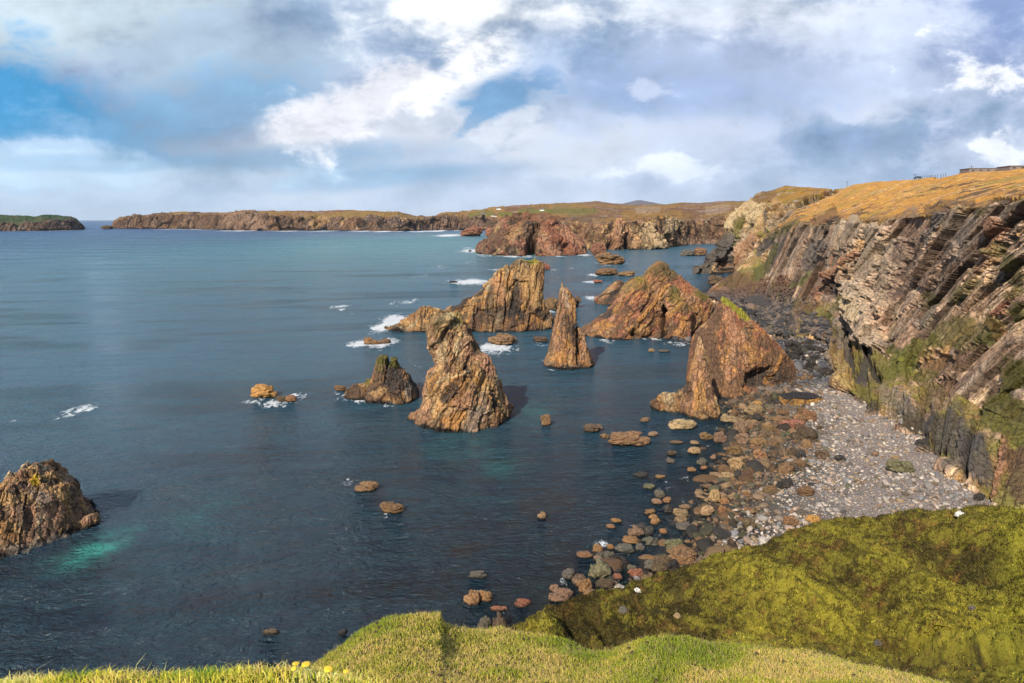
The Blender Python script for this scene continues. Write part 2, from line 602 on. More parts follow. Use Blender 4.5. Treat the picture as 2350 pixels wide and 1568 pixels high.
def lobe(rows, front, dtop, dbase, e=1.0, nu=230, nv=200, off=0.0, zb=-3.0, z0=0.0, skew=0.0, kpow=1.0, crown=0.025):
    """one upright body from its outline rows (y, left, right) in the picture and the y of its nearest foot"""
    rows = np.array(sorted(rows), float)
    pyt = rows[0, 0]
    xm = (rows[-1, 1] + rows[-1, 2]) / 2
    Yf = float(YZ(xm, front, z0))
    Yc = Yf + dbase + off
    # heights
    ztop = float(PY(xm, pyt, Yc)[2])
    z = ztop - (ztop - zb) * np.linspace(0, 1, nv) ** 0.9
    # pixel row of each height at depth Yc
    b = (z - H) / Yc
    # invert z-ray: b=( -SP+yr*CP)/(CP+yr*SP)
    yr = (b * CP + SP) / (CP - b * SP)
    py = 784 - yr * F
    xl = np.interp(py, rows[:, 0], rows[:, 1])
    xr = np.interp(py, rows[:, 0], rows[:, 2])
    Xl = PY(xl, py, Yc)[:, 0]
    Xr = PY(xr, py, Yc)[:, 0]
    cx, w = (Xl + Xr) / 2, (Xr - Xl) / 2
    s = np.clip((ztop - z) / (ztop - z0), 0, 1.3)
    d = dtop + (dbase - dtop) * s ** kpow
    # rounded top
    n = max(3, int(nv * crown))
    t = np.ones(nv)
    t[:n] = np.sqrt(np.clip(1 - (1 - np.arange(n) / n) ** 2, 0, 1))
    w = w * (0.25 + 0.75 * t)
    d = d * (0.1 + 0.9 * t)
    w[0] = d[0] = 0.01
    ph = np.linspace(0, 2 * np.pi, nu, endpoint=False)
    c, sn = np.cos(ph), np.sin(ph)
    X = cx[:, None] + w[:, None] * (np.sign(c) * np.abs(c) ** e)[None] + skew * w[:, None] * np.clip(-sn, 0, 1)[None]
    Yy = Yc + d[:, None] * (np.sign(sn) * np.abs(sn) ** e)[None]
    return np.stack([X, Yy, np.broadcast_to(z[:, None], X.shape)], -1)


def rock_body(name, lobes, L, amp, tilt, pal, seed, label, cat='sea stack', turn=0, stretch=3.0, zones=(), lich=None, mat=None, wet=1.0,
              group=None, kind=None, ampv=(1, .5, .25), sizes=(1, .4, .16), veins=0.35, extra=0.0):
    M = strata(tilt, turn, stretch)
    Vs, Fs, Cs = [], [], []
    off = 0
    for P in lobes:
        N = gnormals(P, True)
        cen = P.mean(1, keepdims=True)
        sgn = np.sign(((P - cen) * N).sum(-1, keepdims=True).mean())
        N = N * sgn
        zt = P[..., 2].max()
        zmin = P[..., 2].min()
        Q = proj(P)
        d, ids, crack = rocky(P, L, M, seed, ampv, sizes, 1.35)
        c = rockcol(P, pal, L, M, seed, ids, crack, wet * .75, veins)
        big = fbm(P / L * 0.7, seed + 3, 3)
        disp = amp * L * (d + 0.28 * big)
        # keep summits where they are
        r = np.linalg.norm((P - cen)[..., :2], axis=-1)
        disp = disp * np.clip(0.25 + r / (L * 0.55), 0, 1) * (1 - .55 * np.abs(N[..., 0]) ** 2)
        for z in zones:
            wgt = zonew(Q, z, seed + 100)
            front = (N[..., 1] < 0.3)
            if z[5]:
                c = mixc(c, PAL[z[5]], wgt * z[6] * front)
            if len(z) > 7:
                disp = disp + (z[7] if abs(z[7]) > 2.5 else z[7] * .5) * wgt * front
        if lich:
            up = N[..., 2] + 0.35 * fbm(P / L * 4, seed + 8, 3)
            hgt = (P[..., 2] - zmin) / (zt - zmin)
            c = mixc(c, PAL[lich[0]], sst(hgt + 0.10 * fbm(P / L * 3, seed + 2, 3), lich[1], lich[1] + 0.12) * sst(up, -0.3, 0.35) * lich[2])
        nf = fbm(P / L * 14, seed + 12, 3)
        P2 = P + N * (disp + extra * nf)[..., None]
        P2[..., 2] += 0.35 * amp * L * (ids[1][..., 0] - .5) * np.clip(r / (L * .5), 0, 1)
        Vs.append(P2.reshape(-1, 3))
        Cs.append(c.reshape(-1, 3))
        Fs.append(gfaces(P.shape[0], P.shape[1], True, off))
        off += P.shape[0] * P.shape[1]
    o = mk(name, np.concatenate(Vs), np.concatenate(Fs), np.concatenate(Cs), mat or M_STACK)
    tag(o, label, cat, group, kind)
    return o


def sheet(rows, px, segs):
    """rows: polylines (px, py, Y) from the nearest line to the farthest; px: columns; returns the surface grid"""
    R = []
    for r in rows:
        r = np.array(sorted(r), float)
        R.append(PY(px, np.interp(px, r[:, 0], r[:, 1]), 1 / np.interp(px, r[:, 0], 1 / r[:, 2])))
    out = []
    for k in range(len(R) - 1):
        n = segs[k]
        t = np.linspace(0, 1, n, endpoint=(k == len(R) - 2))
        out.append(R[k][None] * (1 - t)[:, None, None] + R[k + 1][None] * t[:, None, None])
    return np.concatenate(out, 0)


def face_cam(P, N):
    d = P - np.array([0, 0, H])
    s = np.sign((d * N).sum(-1, keepdims=True).mean())
    return -N * s


def smooth_rows(P, n):
    Q = P.copy()
    for _ in range(n):
        Q[1:-1] = 0.25 * Q[:-2] + 0.5 * Q[1:-1] + 0.25 * Q[2:]
    return Q


# ------------------------------------------------------------------ shore line and sea bed
LANDP = [(1150, 1480), (1300, 1400), (1450, 1350), (1585, 1292), (1603, 1252), (1631, 1223), (1649, 1178), (1654, 1131), (1668, 1104), (1700, 1067), (1712, 1007),
         (1700, 960), (1672, 925), (1690, 905), (1740, 880), (1700, 850), (1650, 820), (1610, 796), (1580, 784), (1520, 770), (1500, 740), (1560, 700), (1618, 676), (1650, 642), (1676, 629)]
_lp = np.array([[float(ray(x, y)[0] * YZ(x, y)), float(YZ(x, y))] for x, y in LANDP])
_lp = np.concatenate([_lp, [[230, 700], [700, 700], [700, 20], [20, 20], [0, 60]]])


def land_sd(x, y):
    """signed distance to the shore line, positive on land"""
    sh = x.shape
    x, y = x.ravel(), y.ravel()
    dmin = np.full(x.shape, 1e9)
    ins = np.zeros(x.shape, bool)
    n = len(_lp)
    for k in range(n):
        ax, ay = _lp[k]
        bx, by = _lp[(k + 1) % n]
        dx, dy = bx - ax, by - ay
        t = np.clip(((x - ax) * dx + (y - ay) * dy) / (dx * dx + dy * dy), 0, 1)
        dmin = np.minimum(dmin, np.hypot(x - ax - t * dx, y - ay - t * dy))
        cnd = (ay > y) != (by > y)
        with np.errstate(divide='ignore', invalid='ignore'):
            xi = ax + (y - ay) * dx / (dy if dy else 1e-9)
        ins ^= cnd & (x < xi)
    return np.where(ins, dmin, -dmin).reshape(sh)


def ground_z(x, y):
    x = np.asarray(x, float)
    y = np.asarray(y, float)
    sd = land_sd(np.atleast_1d(x), np.atleast_1d(y)).reshape(x.shape)
    w = np.stack([x, y, 0 * x], -1)
    sd = sd + 2.2 * fbm(w / 9, 41, 3)
    back_ = 1 - .65 * sst(y, 258, 290)
    land = back_ * 0.13 * np.minimum(sd, 30) + back_ * 0.05 * np.clip(sd - 30, 0, 60)
    sea = -9.0 * (1 - np.exp(np.minimum(sd, 0) * 0.016)) - 0.02 * np.clip(-sd, 0, 4)
    return np.where(sd > 0, land, sea) + 0.16 * fbm(w / 2.2, 44, 3) * np.clip((sd + 25) / 20, 0.3, 1)


gx = np.linspace(-70, 190, 430)
gy = np.concatenate([np.linspace(50, 200, 380), np.linspace(201, 700, 160)])
GX, GY = np.meshgrid(gx, gy)
GZ = ground_z(GX, GY)
SD = land_sd(GX, GY)
G = np.stack([GX, GY, GZ], -1)
Gq = proj(G)
gc = np.broadcast_to(np.array((0.13, 0.115, 0.10)), G.shape).copy()
nn = fbm(G / 6, 51, 4)
gc = mixc(gc, (0.045, 0.036, 0.030), 1 - sst(SD + 5 * nn, 3, 12))
gc = mixc(gc, (0.30, 0.25, 0.22), sst(SD + 6 * nn, 10, 24))
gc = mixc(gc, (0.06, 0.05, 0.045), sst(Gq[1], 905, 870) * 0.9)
gc = mixc(gc, (0.10, 0.085, 0.075), sst(SD + 3 * nn, 2, -6))
gc = mixc(gc, (0.12, 0.15, 0.14), sst(nn, 0.05, 0.4) * (SD < 0) * 0.6)
gc = mixc(gc, (0.20, 0.10, 0.08), sst(fbm(G / 3, 52, 3), 0.15, 0.4) * (SD < 0) * 0.6)
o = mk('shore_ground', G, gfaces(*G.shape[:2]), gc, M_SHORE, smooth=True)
tag(o, kind='structure')

# ------------------------------------------------------------------ water
FOAM = []          # x, y world, rx, ry, strength


def foam(px, py, rpx, strength=1.0, asp=3.0):
    Y = float(YZ(px, py))
    X = float(ray(px, py)[0]) * Y
    r = 1.3 * rpx / F * Y
    strength *= .92
    FOAM.append((X, Y, r, r * asp, strength))


def foams(x0, y0, s, L):
    for u, v, r, k, *a in L:
        (px, py), = cr(x0, y0, s, [(u, v)])
        foam(px, py, r / s * 0.94, k, *(a or [3.0]))


def foam_line(x0, y0, s, pts, r, k, step=6.0, asp=3.0):
    P = np.array(cr(x0, y0, s, pts))
    for a, b in zip(P[:-1], P[1:]):
        n = max(1, int(np.hypot(*(b - a)) / step))
        for t in np.linspace(0, 1, n, endpoint=False):
            q = a + (b - a) * t
            foam(q[0], q[1], r / s * .94, k, asp)


# around the rocks, read off the photograph
foams(1100, 460, 2.614, [(130, 597, 95, 1.3, 1.6), (40, 602, 40, 1.2, 1.8), (200, 600, 45, .8, 1.8), (150, 398, 75, 1.0, 3), (260, 418, 90, .8, 3), (110, 380, 30, .7, 3), (400, 433, 60, .9, 3), (500, 436, 60, .6, 3),
                         (700, 432, 40, .7, 3), (910, 552, 40, 1.1, 1.8), (890, 597, 35, 1.1, 1.8), (895, 700, 30, 1.1, 3), (1010, 490, 50, .5, 2), (300, 520, 40, .8, 2), (650, 520, 35, .5, 2),
                         (635, 785, 30, .9, 2), (290, 1020, 95, 1.15, 1.5), (235, 1008, 45, 1, 1.8), (560, 990, 45, .6, 1.5), (20, 300, 50, .8, 2), (1300, 955, 50, .9, 1.5), (1240, 962, 30, .7, 1.5),
                         (1450, 990, 60, .55, 1.5), (780, 510, 30, .45, 2), (120, 470, 40, .3, 4), (950, 478, 40, .5, 2)])
foams(600, 720, 2.614, [(950, 165, 80, 1.25, 3), (870, 205, 55, 1.2, 3), (1010, 150, 50, .9, 2), (730, 310, 70, 1.1, 1.6), (870, 310, 80, 1.05, 1.8), (940, 300, 50, .9, 1.6), (600, 75, 45, .75, 2), (620, 95, 22, .8, 2),
                        (1020, 45, 60, .6, 3), (660, 120, 30, .3, 2), (60, 680, 60, .75, 1.2), (180, 690, 80, .8, 1.3), (280, 645, 50, .7, 1.3), (350, 650, 60, .55, 1.6), (650, 650, 60, .75, 1.6), (740, 675, 40, .7, 1.2),
                        (600, 630, 50, .6, 1.5), (640, 600, 40, .5, 1.5), (640, 1200, 40, .5, 1.3), (1090, 462, 45, .4, 1.3), (1140, 465, 30, .3, 1), (1880, 410, 50, .35, 1.2)])
foams(0, 1060, 1.808, [(360, 360, 38, .8, 1.4), (455, 365, 22, .75, 1.2), (330, 340, 25, .7, 1.2), (370, 237, 16, .5, 1), (280, 210, 18, .6, 2), (350, 290, 18, .4, 1), (1540, 215, 28, .55, 1), (395, -50, 25, .5, 1.2), (390, -105, 28, .7, 1.4),
                       (60, -60, 20, .2, 1)])
foam(182, 942, 24, 0.75, 2.0)
foam(150, 950, 30, 0.35, 2.0)
for q in [(0, 193), (90, 194), (210, 195), (290, 194)]:
    foams(0, 460, 1.88, [(q[0], q[1], 18, .9, 6)])
rnf = random.Random(9)
for k in range(34):
    t = rnf.random()
    bx_, by_ = 1290 + 400 * t, 1400 - 400 * t + rnf.uniform(-70, 40)
    foam(bx_, by_, rnf.uniform(8, 16), rnf.uniform(.26, .42), 1.6)
foams(1100, 460, 2.614, [(640, 1160, 30, .5, 1), (900, 1120, 24, .45, 1.2), (1000, 975, 60, .5, 1.2), (850, 915, 40, .5, 1.2), (1290, 1405, 30, .45, 1), (1650, 1480, 30, .4, 1), (-150, 905, 70, .5, 1.2), (-420, 895, 40, .8, 2),
                         (850, 425, 50, .8, 3), (330, 425, 60, .9, 3), (200, 405, 50, .9, 3), (980, 425, 30, .6, 2), (1100, 480, 40, .6, 2), (500, 560, 50, .4, 2), (150, 700, 60, .4, 2), (700, 560, 40, .45, 2), (-200, 560, 60, .35, 3), (-60, 500, 60, .4, 3)])
foams(600, 720, 2.614, [(1080, 690, 40, .55, 1), (900, 705, 50, .5, 1), (1050, 790, 36, .55, 1), (1180, 870, 40, .4, 1), (1690, 720, 30, .4, 1), (700, 1265, 40, .4, 1), (880, 1405, 40, .4, 1)])
rn = random.Random(5)
for u in np.arange(640, 2100, 26):
    v = np.interp(u, [560, 900, 1100, 1300, 1600, 1900, 2100], [186, 186, 192, 195, 194, 197, 192])
    if rn.random() < .62:
        foams(0, 460, 1.88, [(u, v + 1.5, rn.uniform(8, 26), rn.uniform(.6, 1.3), 9)])
foams(0, 460, 1.88, [(2060, 216, 50, 1.2, 4), (2140, 216, 30, .9, 4)])
foams(1500, 900, 2.042, [(640, 160, 22, .5, 1)])

nr = 620
rr = np.concatenate([[8, 20, 35], 45 * (60000 / 45.0) ** (np.linspace(0, 1, nr) ** 1.0)])
aa = np.radians(np.concatenate([np.linspace(-100, -45, 40, endpoint=False), np.linspace(-45, 45, 760), np.linspace(46, 100, 40)]))
R_, A_ = np.meshgrid(rr, aa, indexing='ij')
WX, WY = R_ * np.sin(A_), R_ * np.cos(A_)
inb = (WX > -70) & (WX < 190) & (WY > 50) & (WY < 700)
dep = np.full(WX.shape, 9.0)
dep[inb] = -ground_z(WX[inb], WY[inb])
fo = np.zeros(WX.shape)
for X, Y, rx, ry, k in FOAM:
    sel = (np.abs(WX - X) < rx * 2.2) & (np.abs(WY - Y) < ry * 2.2)
    if sel.any():
        q = ((WX[sel] - X) / rx) ** 2 + ((WY[sel] - Y) / ry) ** 2
        fo[sel] = np.maximum(fo[sel], k * np.exp(-q * 1.1))
# pale sandy sea bed patches that make the water turquoise
te = np.zeros(WX.shape)
for px, py, rx, ry, k in [(232, 1255, 52, 34, .70), (185, 1290, 80, 26, .40), (300, 1225, 60, 30, .15), (1060, 1025, 130, 42, .13), (1220, 945, 60, 25, .20), (560, 860, 420, 90, .08), (900, 560, 420, 22, .40), (1400, 560, 300, 20, .10),
                          (460, 1180, 120, 60, .12), (1150, 1070, 70, 30, .16), (700, 680, 400, 60, .05), (900, 640, 300, 40, .06)]:
    Y = float(YZ(px, py))
    X = float(ray(px, py)[0]) * Y
    a = rx / F * Y
    b = abs(float(YZ(px, py - ry)) - Y)
    te = np.maximum(te, k * np.exp(-(((WX - X) / a) ** 2 + ((WY - Y) / b) ** 2)))
WP = np.stack([WX, WY, np.zeros_like(WX)], -1)


def water_mat():
    m, g, bs, out = mat_new('sea_water')
    pos = g.new('ShaderNodeNewGeometry').outputs['Position']
    st = g.vm('MULTIPLY', pos, (0.62, 1.0, 1.0))
    rt = g.new('ShaderNodeVectorRotate', rotation_type='Z_AXIS')
    g.l.new(st, rt.inputs['Vector'])
    rt.inputs['Angle'].default_value = math.radians(-16)
    v = rt.outputs[0]
    n0 = g.noise(g.vm('MULTIPLY', v, (.5, 1, 1)), 0.035, 3, 0.5)
    n1 = g.noise(g.vm('MULTIPLY', v, (.6, 1, 1)), 0.16, 4, 0.6)
    n2 = g.noise(v, 0.75, 4, 0.6, 0.3)
    n3 = g.noise(v, 3.0, 3, 0.6)
    h = g.m('ADD', g.m('MULTIPLY', n0, 7.0), g.m('ADD', g.m('MULTIPLY', n1, 4.2), g.m('ADD', g.m('MULTIPLY', g.m('ABSOLUTE', g.m('SUBTRACT', n2, 0.5)), -3.2), g.m('MULTIPLY', n3, 0.13))))
    b = g.new('ShaderNodeBump')
    g.l.new(h, b.inputs['Height'])
    b.inputs['Strength'].default_value = 1.0
    b.inputs['Distance'].default_value = 1.0
    depth = attr(g, 'depth').outputs['Fac']
    teal = attr(g, 'teal').outputs['Fac']
    fo_ = attr(g, 'foam').outputs['Fac']
    patch = g.noise(g.vm('MULTIPLY', pos, (0.35, 1, 1)), 0.018, 5, 0.62, 0.4)
    deep = g.mix(g.ss(patch, 0.35, 0.68), (0.012, 0.018, 0.036), (0.013, 0.032, 0.056))
    gust = g.noise(g.vm('MULTIPLY', v, (0.30, 1, 1)), 0.028, 6, 0.68, 0.8)
    kelp = g.noise(pos, 0.07, 5, 0.65, 0.6)
    deep = g.mix(g.m('MULTIPLY', g.ss(kelp, 0.52, 0.68), 0.7), deep, (0.030, 0.018, 0.020))
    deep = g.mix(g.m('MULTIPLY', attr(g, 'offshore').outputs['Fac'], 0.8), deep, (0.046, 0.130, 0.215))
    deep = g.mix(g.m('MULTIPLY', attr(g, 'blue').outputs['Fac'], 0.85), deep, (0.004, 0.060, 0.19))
    deep = g.mix(g.m('MULTIPLY', g.ss(gust, 0.50, 0.66), 0.42), deep, (0.010, 0.030, 0.050))  # darker reflection of ruffled streaks, put into the water colour
    wob = g.noise(pos, 0.16, 5, 0.7, 0.5)
    tcol = g.mix(g.m('MULTIPLY', teal, g.m('MULTIPLY', g.ss(wob, 0.25, 0.62), 1.25), clamp=True), deep, (0.05, 0.36, 0.30))
    # foam: broken by noise
    f1 = g.noise(g.vm('MULTIPLY', pos, (0.7, 0.45, 1)), 0.7, 8, 0.78, 1.2)
    f2 = g.noise(g.vm('MULTIPLY', pos, (1, 0.35, 1)), 0.14, 5, 0.66, 0.6)
    fsum = g.m('ADD', g.m('MULTIPLY', fo_, 1.2), g.m('ADD', g.m('MULTIPLY', g.m('SUBTRACT', f1, 0.5), 3.4), g.m('MULTIPLY', g.m('SUBTRACT', f2, 0.5), 2.2)))
    fm = g.m('MULTIPLY', g.ss(fsum, 0.50, 0.85), g.ss(fo_, 0.03, 0.2))
    # a few whitecaps far out
    caps = g.noise(g.vm('MULTIPLY', pos, (1, 0.5, 1)), 0.03, 8, 0.75, 0.3)
    capm = g.m('MULTIPLY', g.ss(caps, 0.70, 0.74), 0.6)
    fm = g.m('MAXIMUM', fm, capm)
    col = g.mix(fm, tcol, (0.80, 0.84, 0.86))
    g.l.new(col, bs.inputs['Base Color'])
    g.put(bs.inputs['Roughness'], g.m('ADD', g.m('ADD', g.m('ADD', 0.05, g.m('MULTIPLY', g.ss(gust, 0.38, 0.60), 0.12)), g.m('MULTIPLY', attr(g, 'swell').outputs['Fac'], 0.18)), g.m('MULTIPLY', fm, 0.5)))
    bs.inputs['IOR'].default_value = 1.333
    g.l.new(b.outputs[0], bs.inputs['Normal'])
    # clear shallow water over the stones
    tr = g.new('ShaderNodeBsdfTransparent')
    tr.inputs[0].default_value = (0.55, 0.74, 0.76, 1)
    fr = g.new('ShaderNodeFresnel')
    fr.inputs['IOR'].default_value = 1.333
    g.l.new(b.outputs[0], fr.inputs['Normal'])
    gl = g.new('ShaderNodeBsdfGlossy')
    gl.inputs['Roughness'].default_value = 0.10
    g.l.new(b.outputs[0], gl.inputs['Normal'])
    sh = g.new('ShaderNodeMixShader')
    g.l.new(fr.outputs[0], sh.inputs[0])
    g.l.new(tr.outputs[0], sh.inputs[1])
    g.l.new(gl.outputs[0], sh.inputs[2])
    clear = g.m('MULTIPLY', g.m('EXPONENT', g.m('MULTIPLY', g.m('MAXIMUM', depth, 0.0), -0.75)), 0.95)
    clear = g.m('MULTIPLY', clear, g.m('SUBTRACT', 1.0, fm))
    mx = g.new('ShaderNodeMixShader')
    g.l.new(clear, mx.inputs[0])
    g.l.new(bs.outputs[0], mx.inputs[1])
    g.l.new(sh.outputs[0], mx.inputs[2])
    g.l.new(mx.outputs[0], out.inputs[0])
    return m


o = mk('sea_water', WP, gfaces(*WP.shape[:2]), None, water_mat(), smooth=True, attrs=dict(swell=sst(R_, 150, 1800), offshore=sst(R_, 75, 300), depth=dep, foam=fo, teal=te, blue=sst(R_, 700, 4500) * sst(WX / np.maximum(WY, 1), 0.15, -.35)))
tag(o, kind='structure')

# ------------------------------------------------------------------ sea stacks
D1 = lambda p: [(y, a, b) for (a, y), (b, _) in zip(cr(980, 740, 4.612, [(r[1], r[0]) for r in p]), cr(980, 740, 4.612, [(r[2], r[0]) for r in p]))]


def rws(x0, y0, s, p):
    return [((y0 + r[0] / s) * .94, (x0 + r[1] / s) * .94, (x0 + r[2] / s) * .94) for r in p]


def yy(y0, s, v):
    return (y0 + v / s) * .94


c = (980, 740, 4.612)
body = rws(*c, [(150, 395, 560), (200, 345, 640), (270, 318, 720), (380, 322, 780), (470, 332, 830), (560, 352, 915), (640, 382, 980), (700, 408, 1015), (755, 345, 1040), (800, 305, 1060), (880, 268, 1095), (960, 250, 1125),
                (1050, 252, 1150), (1130, 238, 1170), (1200, 205, 1190), (1260, 160, 1185), (1330, 120, 1170), (1400, 120, 1150)])
horn = rws(*c, [(92, 595, 625), (120, 592, 665), (170, 594, 705), (230, 600, 745), (300, 620, 780), (380, 640, 812), (470, 640, 835), (600, 620, 900), (800, 600, 1000), (1100, 600, 1100)])
side = rws(*c, [(850, 1060, 1118), (900, 1020, 1130), (1000, 1000, 1142), (1100, 980, 1165), (1160, 960, 1215), (1190, 950, 1248), (1250, 950, 1225), (1300, 950, 1190)])
toe = rws(*c, [(1150, 210, 290), (1200, 190, 400), (1240, 130, 500), (1275, 85, 600), (1310, 70, 600), (1340, 80, 600)])
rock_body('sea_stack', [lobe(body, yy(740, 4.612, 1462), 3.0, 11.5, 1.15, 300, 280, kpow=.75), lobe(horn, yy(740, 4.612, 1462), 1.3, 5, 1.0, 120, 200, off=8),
                        lobe(side, yy(740, 4.612, 1318), 1.2, 5.0, 1.0, 110, 120), lobe(toe, yy(740, 4.612, 1350), .8, 3.5, 1.0, 110, 80)],
          6.5, 0.30, 32, [('brown', 1), ('orange', 2), ('tan', 3.2), ('pink', 2.2), ('tan', 1.5), ('cream', 1.0)], 11,
          'tallest tan sea stack with a leaning horned summit standing in dark green water', stretch=2.2, lich=('moss', 0.84, 0.3), veins=.6,
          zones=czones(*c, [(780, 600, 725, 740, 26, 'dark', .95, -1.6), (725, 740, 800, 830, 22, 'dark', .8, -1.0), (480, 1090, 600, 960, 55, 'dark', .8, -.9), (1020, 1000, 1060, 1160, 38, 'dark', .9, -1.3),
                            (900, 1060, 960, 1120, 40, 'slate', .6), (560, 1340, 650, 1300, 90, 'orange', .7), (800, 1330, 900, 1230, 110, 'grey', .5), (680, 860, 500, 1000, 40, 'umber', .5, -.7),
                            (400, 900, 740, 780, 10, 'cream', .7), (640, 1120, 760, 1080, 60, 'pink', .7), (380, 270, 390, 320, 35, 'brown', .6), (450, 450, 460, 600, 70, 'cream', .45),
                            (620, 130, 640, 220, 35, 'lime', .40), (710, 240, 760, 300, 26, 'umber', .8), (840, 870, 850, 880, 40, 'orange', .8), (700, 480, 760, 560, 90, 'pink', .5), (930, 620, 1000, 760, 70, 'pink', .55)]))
foam(1165, 925, 8, .0)

c = (1100, 460, 2.614)
ndl = rws(*c, [(632, 704, 746), (660, 697, 768), (690, 691, 784), (720, 686, 795), (800, 673, 801), (860, 664, 803), (920, 645, 803), (1000, 632, 815), (1060, 620, 835), (1090, 604, 850), (1120, 596, 860), (1140, 596, 860)])
fing = rws(*c, [(598, 708, 714), (625, 705, 722), (680, 702, 730), (900, 690, 760)])
rsh = rws(*c, [(872, 800, 812), (920, 790, 835), (950, 780, 860), (1000, 775, 868), (1050, 770, 888), (1085, 765, 904), (1110, 765, 914), (1130, 765, 912)])
rock_body('sea_stack', [lobe(ndl, yy(460, 2.614, 1160), 1.9, 9.0, 1.1, 220, 300, kpow=1.1, crown=.02), lobe(fing, yy(460, 2.614, 1160), .6, 2, 1, 60, 80, off=7),
                        lobe(rsh, yy(460, 2.614, 1150), 1.0, 6.5, 0.9, 120, 160)],
          4.6, 0.30, 4, [('umber', 1.2), ('brown', 2), ('orange', 2), ('pink', 2.2), ('tan', 2.5), ('pale', 1)], 22,
          'slender needle shaped sea stack with a thin finger of stone on its tip', stretch=5.0, ampv=(1, .7, .4), sizes=(.8, .33, .14),
          zones=czones(*c, [(800, 880, 812, 1130, 9, 'dark', .95, -1.6), (640, 960, 650, 1060, 14, 'umber', .6), (680, 1080, 760, 1100, 40, 'orange', .5), (720, 640, 745, 760, 18, 'pale', .5)]))

mas = rws(*c, [(447, 505, 556), (458, 480, 575), (470, 405, 588), (490, 378, 597), (540, 292, 600), (575, 270, 600), (620, 225, 598), (660, 165, 597), (700, 110, 600), (740, 30, 608), (765, -30, 615), (800, -60, 635), (830, -80, 650),
               (870, -90, 655), (900, -90, 650), (920, -90, 640)])
tail = rws(*c, [(762, -120, -60), (775, -150, -20), (800, -200, 40), (830, -245, 100), (850, -280, 150), (872, -330, 200), (888, -405, 200), (900, -425, 200), (915, -420, 200)])
rock_body('sea_stack', [lobe(mas, yy(460, 2.614, 917), 3.0, 13.0, 0.95, 400, 260, kpow=.8), lobe(tail, yy(460, 2.614, 918), 2.0, 9.0, 0.95, 260, 120)],
          10.5, 0.24, 14, [('umber', 1), ('brown', 1.6), ('orange', 2.6), ('tan', 3), ('orange', 1.5), ('cream', 1.3)], 33,
          'long ridge shaped sea stack with blunt green summit and a low tail to the left', stretch=4.0, lich=('lime', .93, .7), sizes=(.8, .33, .13),
          zones=czones(*c, [(20, 750, 190, 640, 22, 'dark', .9, -.8), (230, 820, 400, 760, 50, 'dark', .75, -1.2), (400, 760, 430, 560, 26, 'dark', .5, -1.4), (440, 790, 450, 830, 18, 'dark', .9, -1),
                            (560, 790, 620, 820, 28, 'dark', .8, -1), (380, 800, 420, 780, 30, 'dark', .6), (510, 460, 545, 465, 24, 'lime', .6), (470, 560, 560, 700, 60, 'tan', .6), (300, 600, 330, 700, 40, 'pink', .5),
                            (-180, 800, -230, 840, 30, 'brown', .6), (-60, 780, -20, 800, 20, 'dark', .7), (500, 880, 515, 800, 9, 'dark', .8, -1.5), (150, 860, 400, 870, 40, 'umber', .5)]))

c = (1380, 620, 5.875)
m2 = rws(*c, [(112, 1300, 1345), (135, 1280, 1400), (190, 1235, 1490), (250, 1182, 1535), (300, 1142, 1590), (345, 1110, 1650), (380, 1080, 1695), (450, 1010, 1780), (520, 960, 1890), (580, 930, 1980), (640, 900, 2060), (720, 870, 2130),
              (800, 800, 2130), (900, 700, 2110), (1000, 560, 2050), (1080, 460, 1980), (1120, 440, 1950)])
m2b = rws(*c, [(325, 1045, 1090), (350, 995, 1130), (400, 915, 1170), (450, 855, 1210), (520, 805, 1260), (600, 780, 1330), (700, 715, 1400), (760, 665, 1400), (860, 560, 1400), (930, 480, 1400), (1000, 375, 1400), (1050, 285, 1400), (1095, 225, 1350), (1120, 215, 1300)])
m2c = rws(*c, [(680, 1670, 1710), (720, 1600, 1760), (790, 1530, 1810), (880, 1440, 1800), (960, 1440, 1790), (1100, 1440, 1790), (1180, 1440, 1790)])
rock_body('sea_stack', [lobe(m2, yy(620, 5.875, 1225), 2, 27, 1.5, 340, 280, kpow=.95), lobe(m2b, yy(620, 5.875, 1265), 2, 19, 1.25, 300, 240, kpow=.9, off=4), lobe(m2c, yy(620, 5.875, 1235), 2, 9, 1.0, 140, 140)],
          9.0, 0.23, 38, [('umber', 1.2), ('brown', 2), ('red', 2), ('orange', 2.2), ('pink', 2.2), ('tan', 1.4)], 44,
          'broad red brown pyramid of rock with a black vertical cave slit near its middle', stretch=3.2, lich=('moss', .72, .35), sizes=(.7, .3, .12), veins=.3,
          zones=czones(*c, [(1410, 780, 1412, 1180, 44, 'dark', 1, -10.0), (990, 1110, 1010, 1190, 50, 'dark', 1, -4), (1470, 470, 1060, 960, 30, 'orange', .8, 1.6), (1240, 940, 1060, 1110, 20, 'tan', .8, .9),
                            (1080, 370, 1050, 345, 60, 'lime', .5), (1560, 560, 1560, 620, 100, 'moss', .65), (1300, 250, 1320, 260, 90, 'umber', .6), (850, 480, 1130, 400, 50, 'tan', .35), (560, 880, 620, 850, 70, 'dark', .8, -1),
                            (500, 940, 640, 900, 40, 'dark', .7), (1900, 560, 2030, 640, 40, 'moss', .8), (1750, 500, 1600, 380, 60, 'red', .6), (1660, 720, 1480, 900, 26, 'orange', .7, .8), (1700, 930, 1690, 1000, 50, 'orange', .6),
                            (800, 1060, 700, 1150, 60, 'umber', .6), (900, 800, 780, 1050, 40, 'umber', .7, -.8), (820, 560, 810, 700, 30, 'pink', .6), (1300, 860, 1250, 1050, 50, 'umber', .7, -.8), (690, 920, 660, 950, 30, 'pink', .8),
                            (1340, 450, 1200, 620, 22, 'umber', .6, -.6)]))
m3 = rws(*c, [(392, 765, 805), (425, 690, 840), (475, 630, 860), (540, 560, 880), (600, 485, 900), (640, 415, 900), (665, 410, 880), (690, 430, 870)])
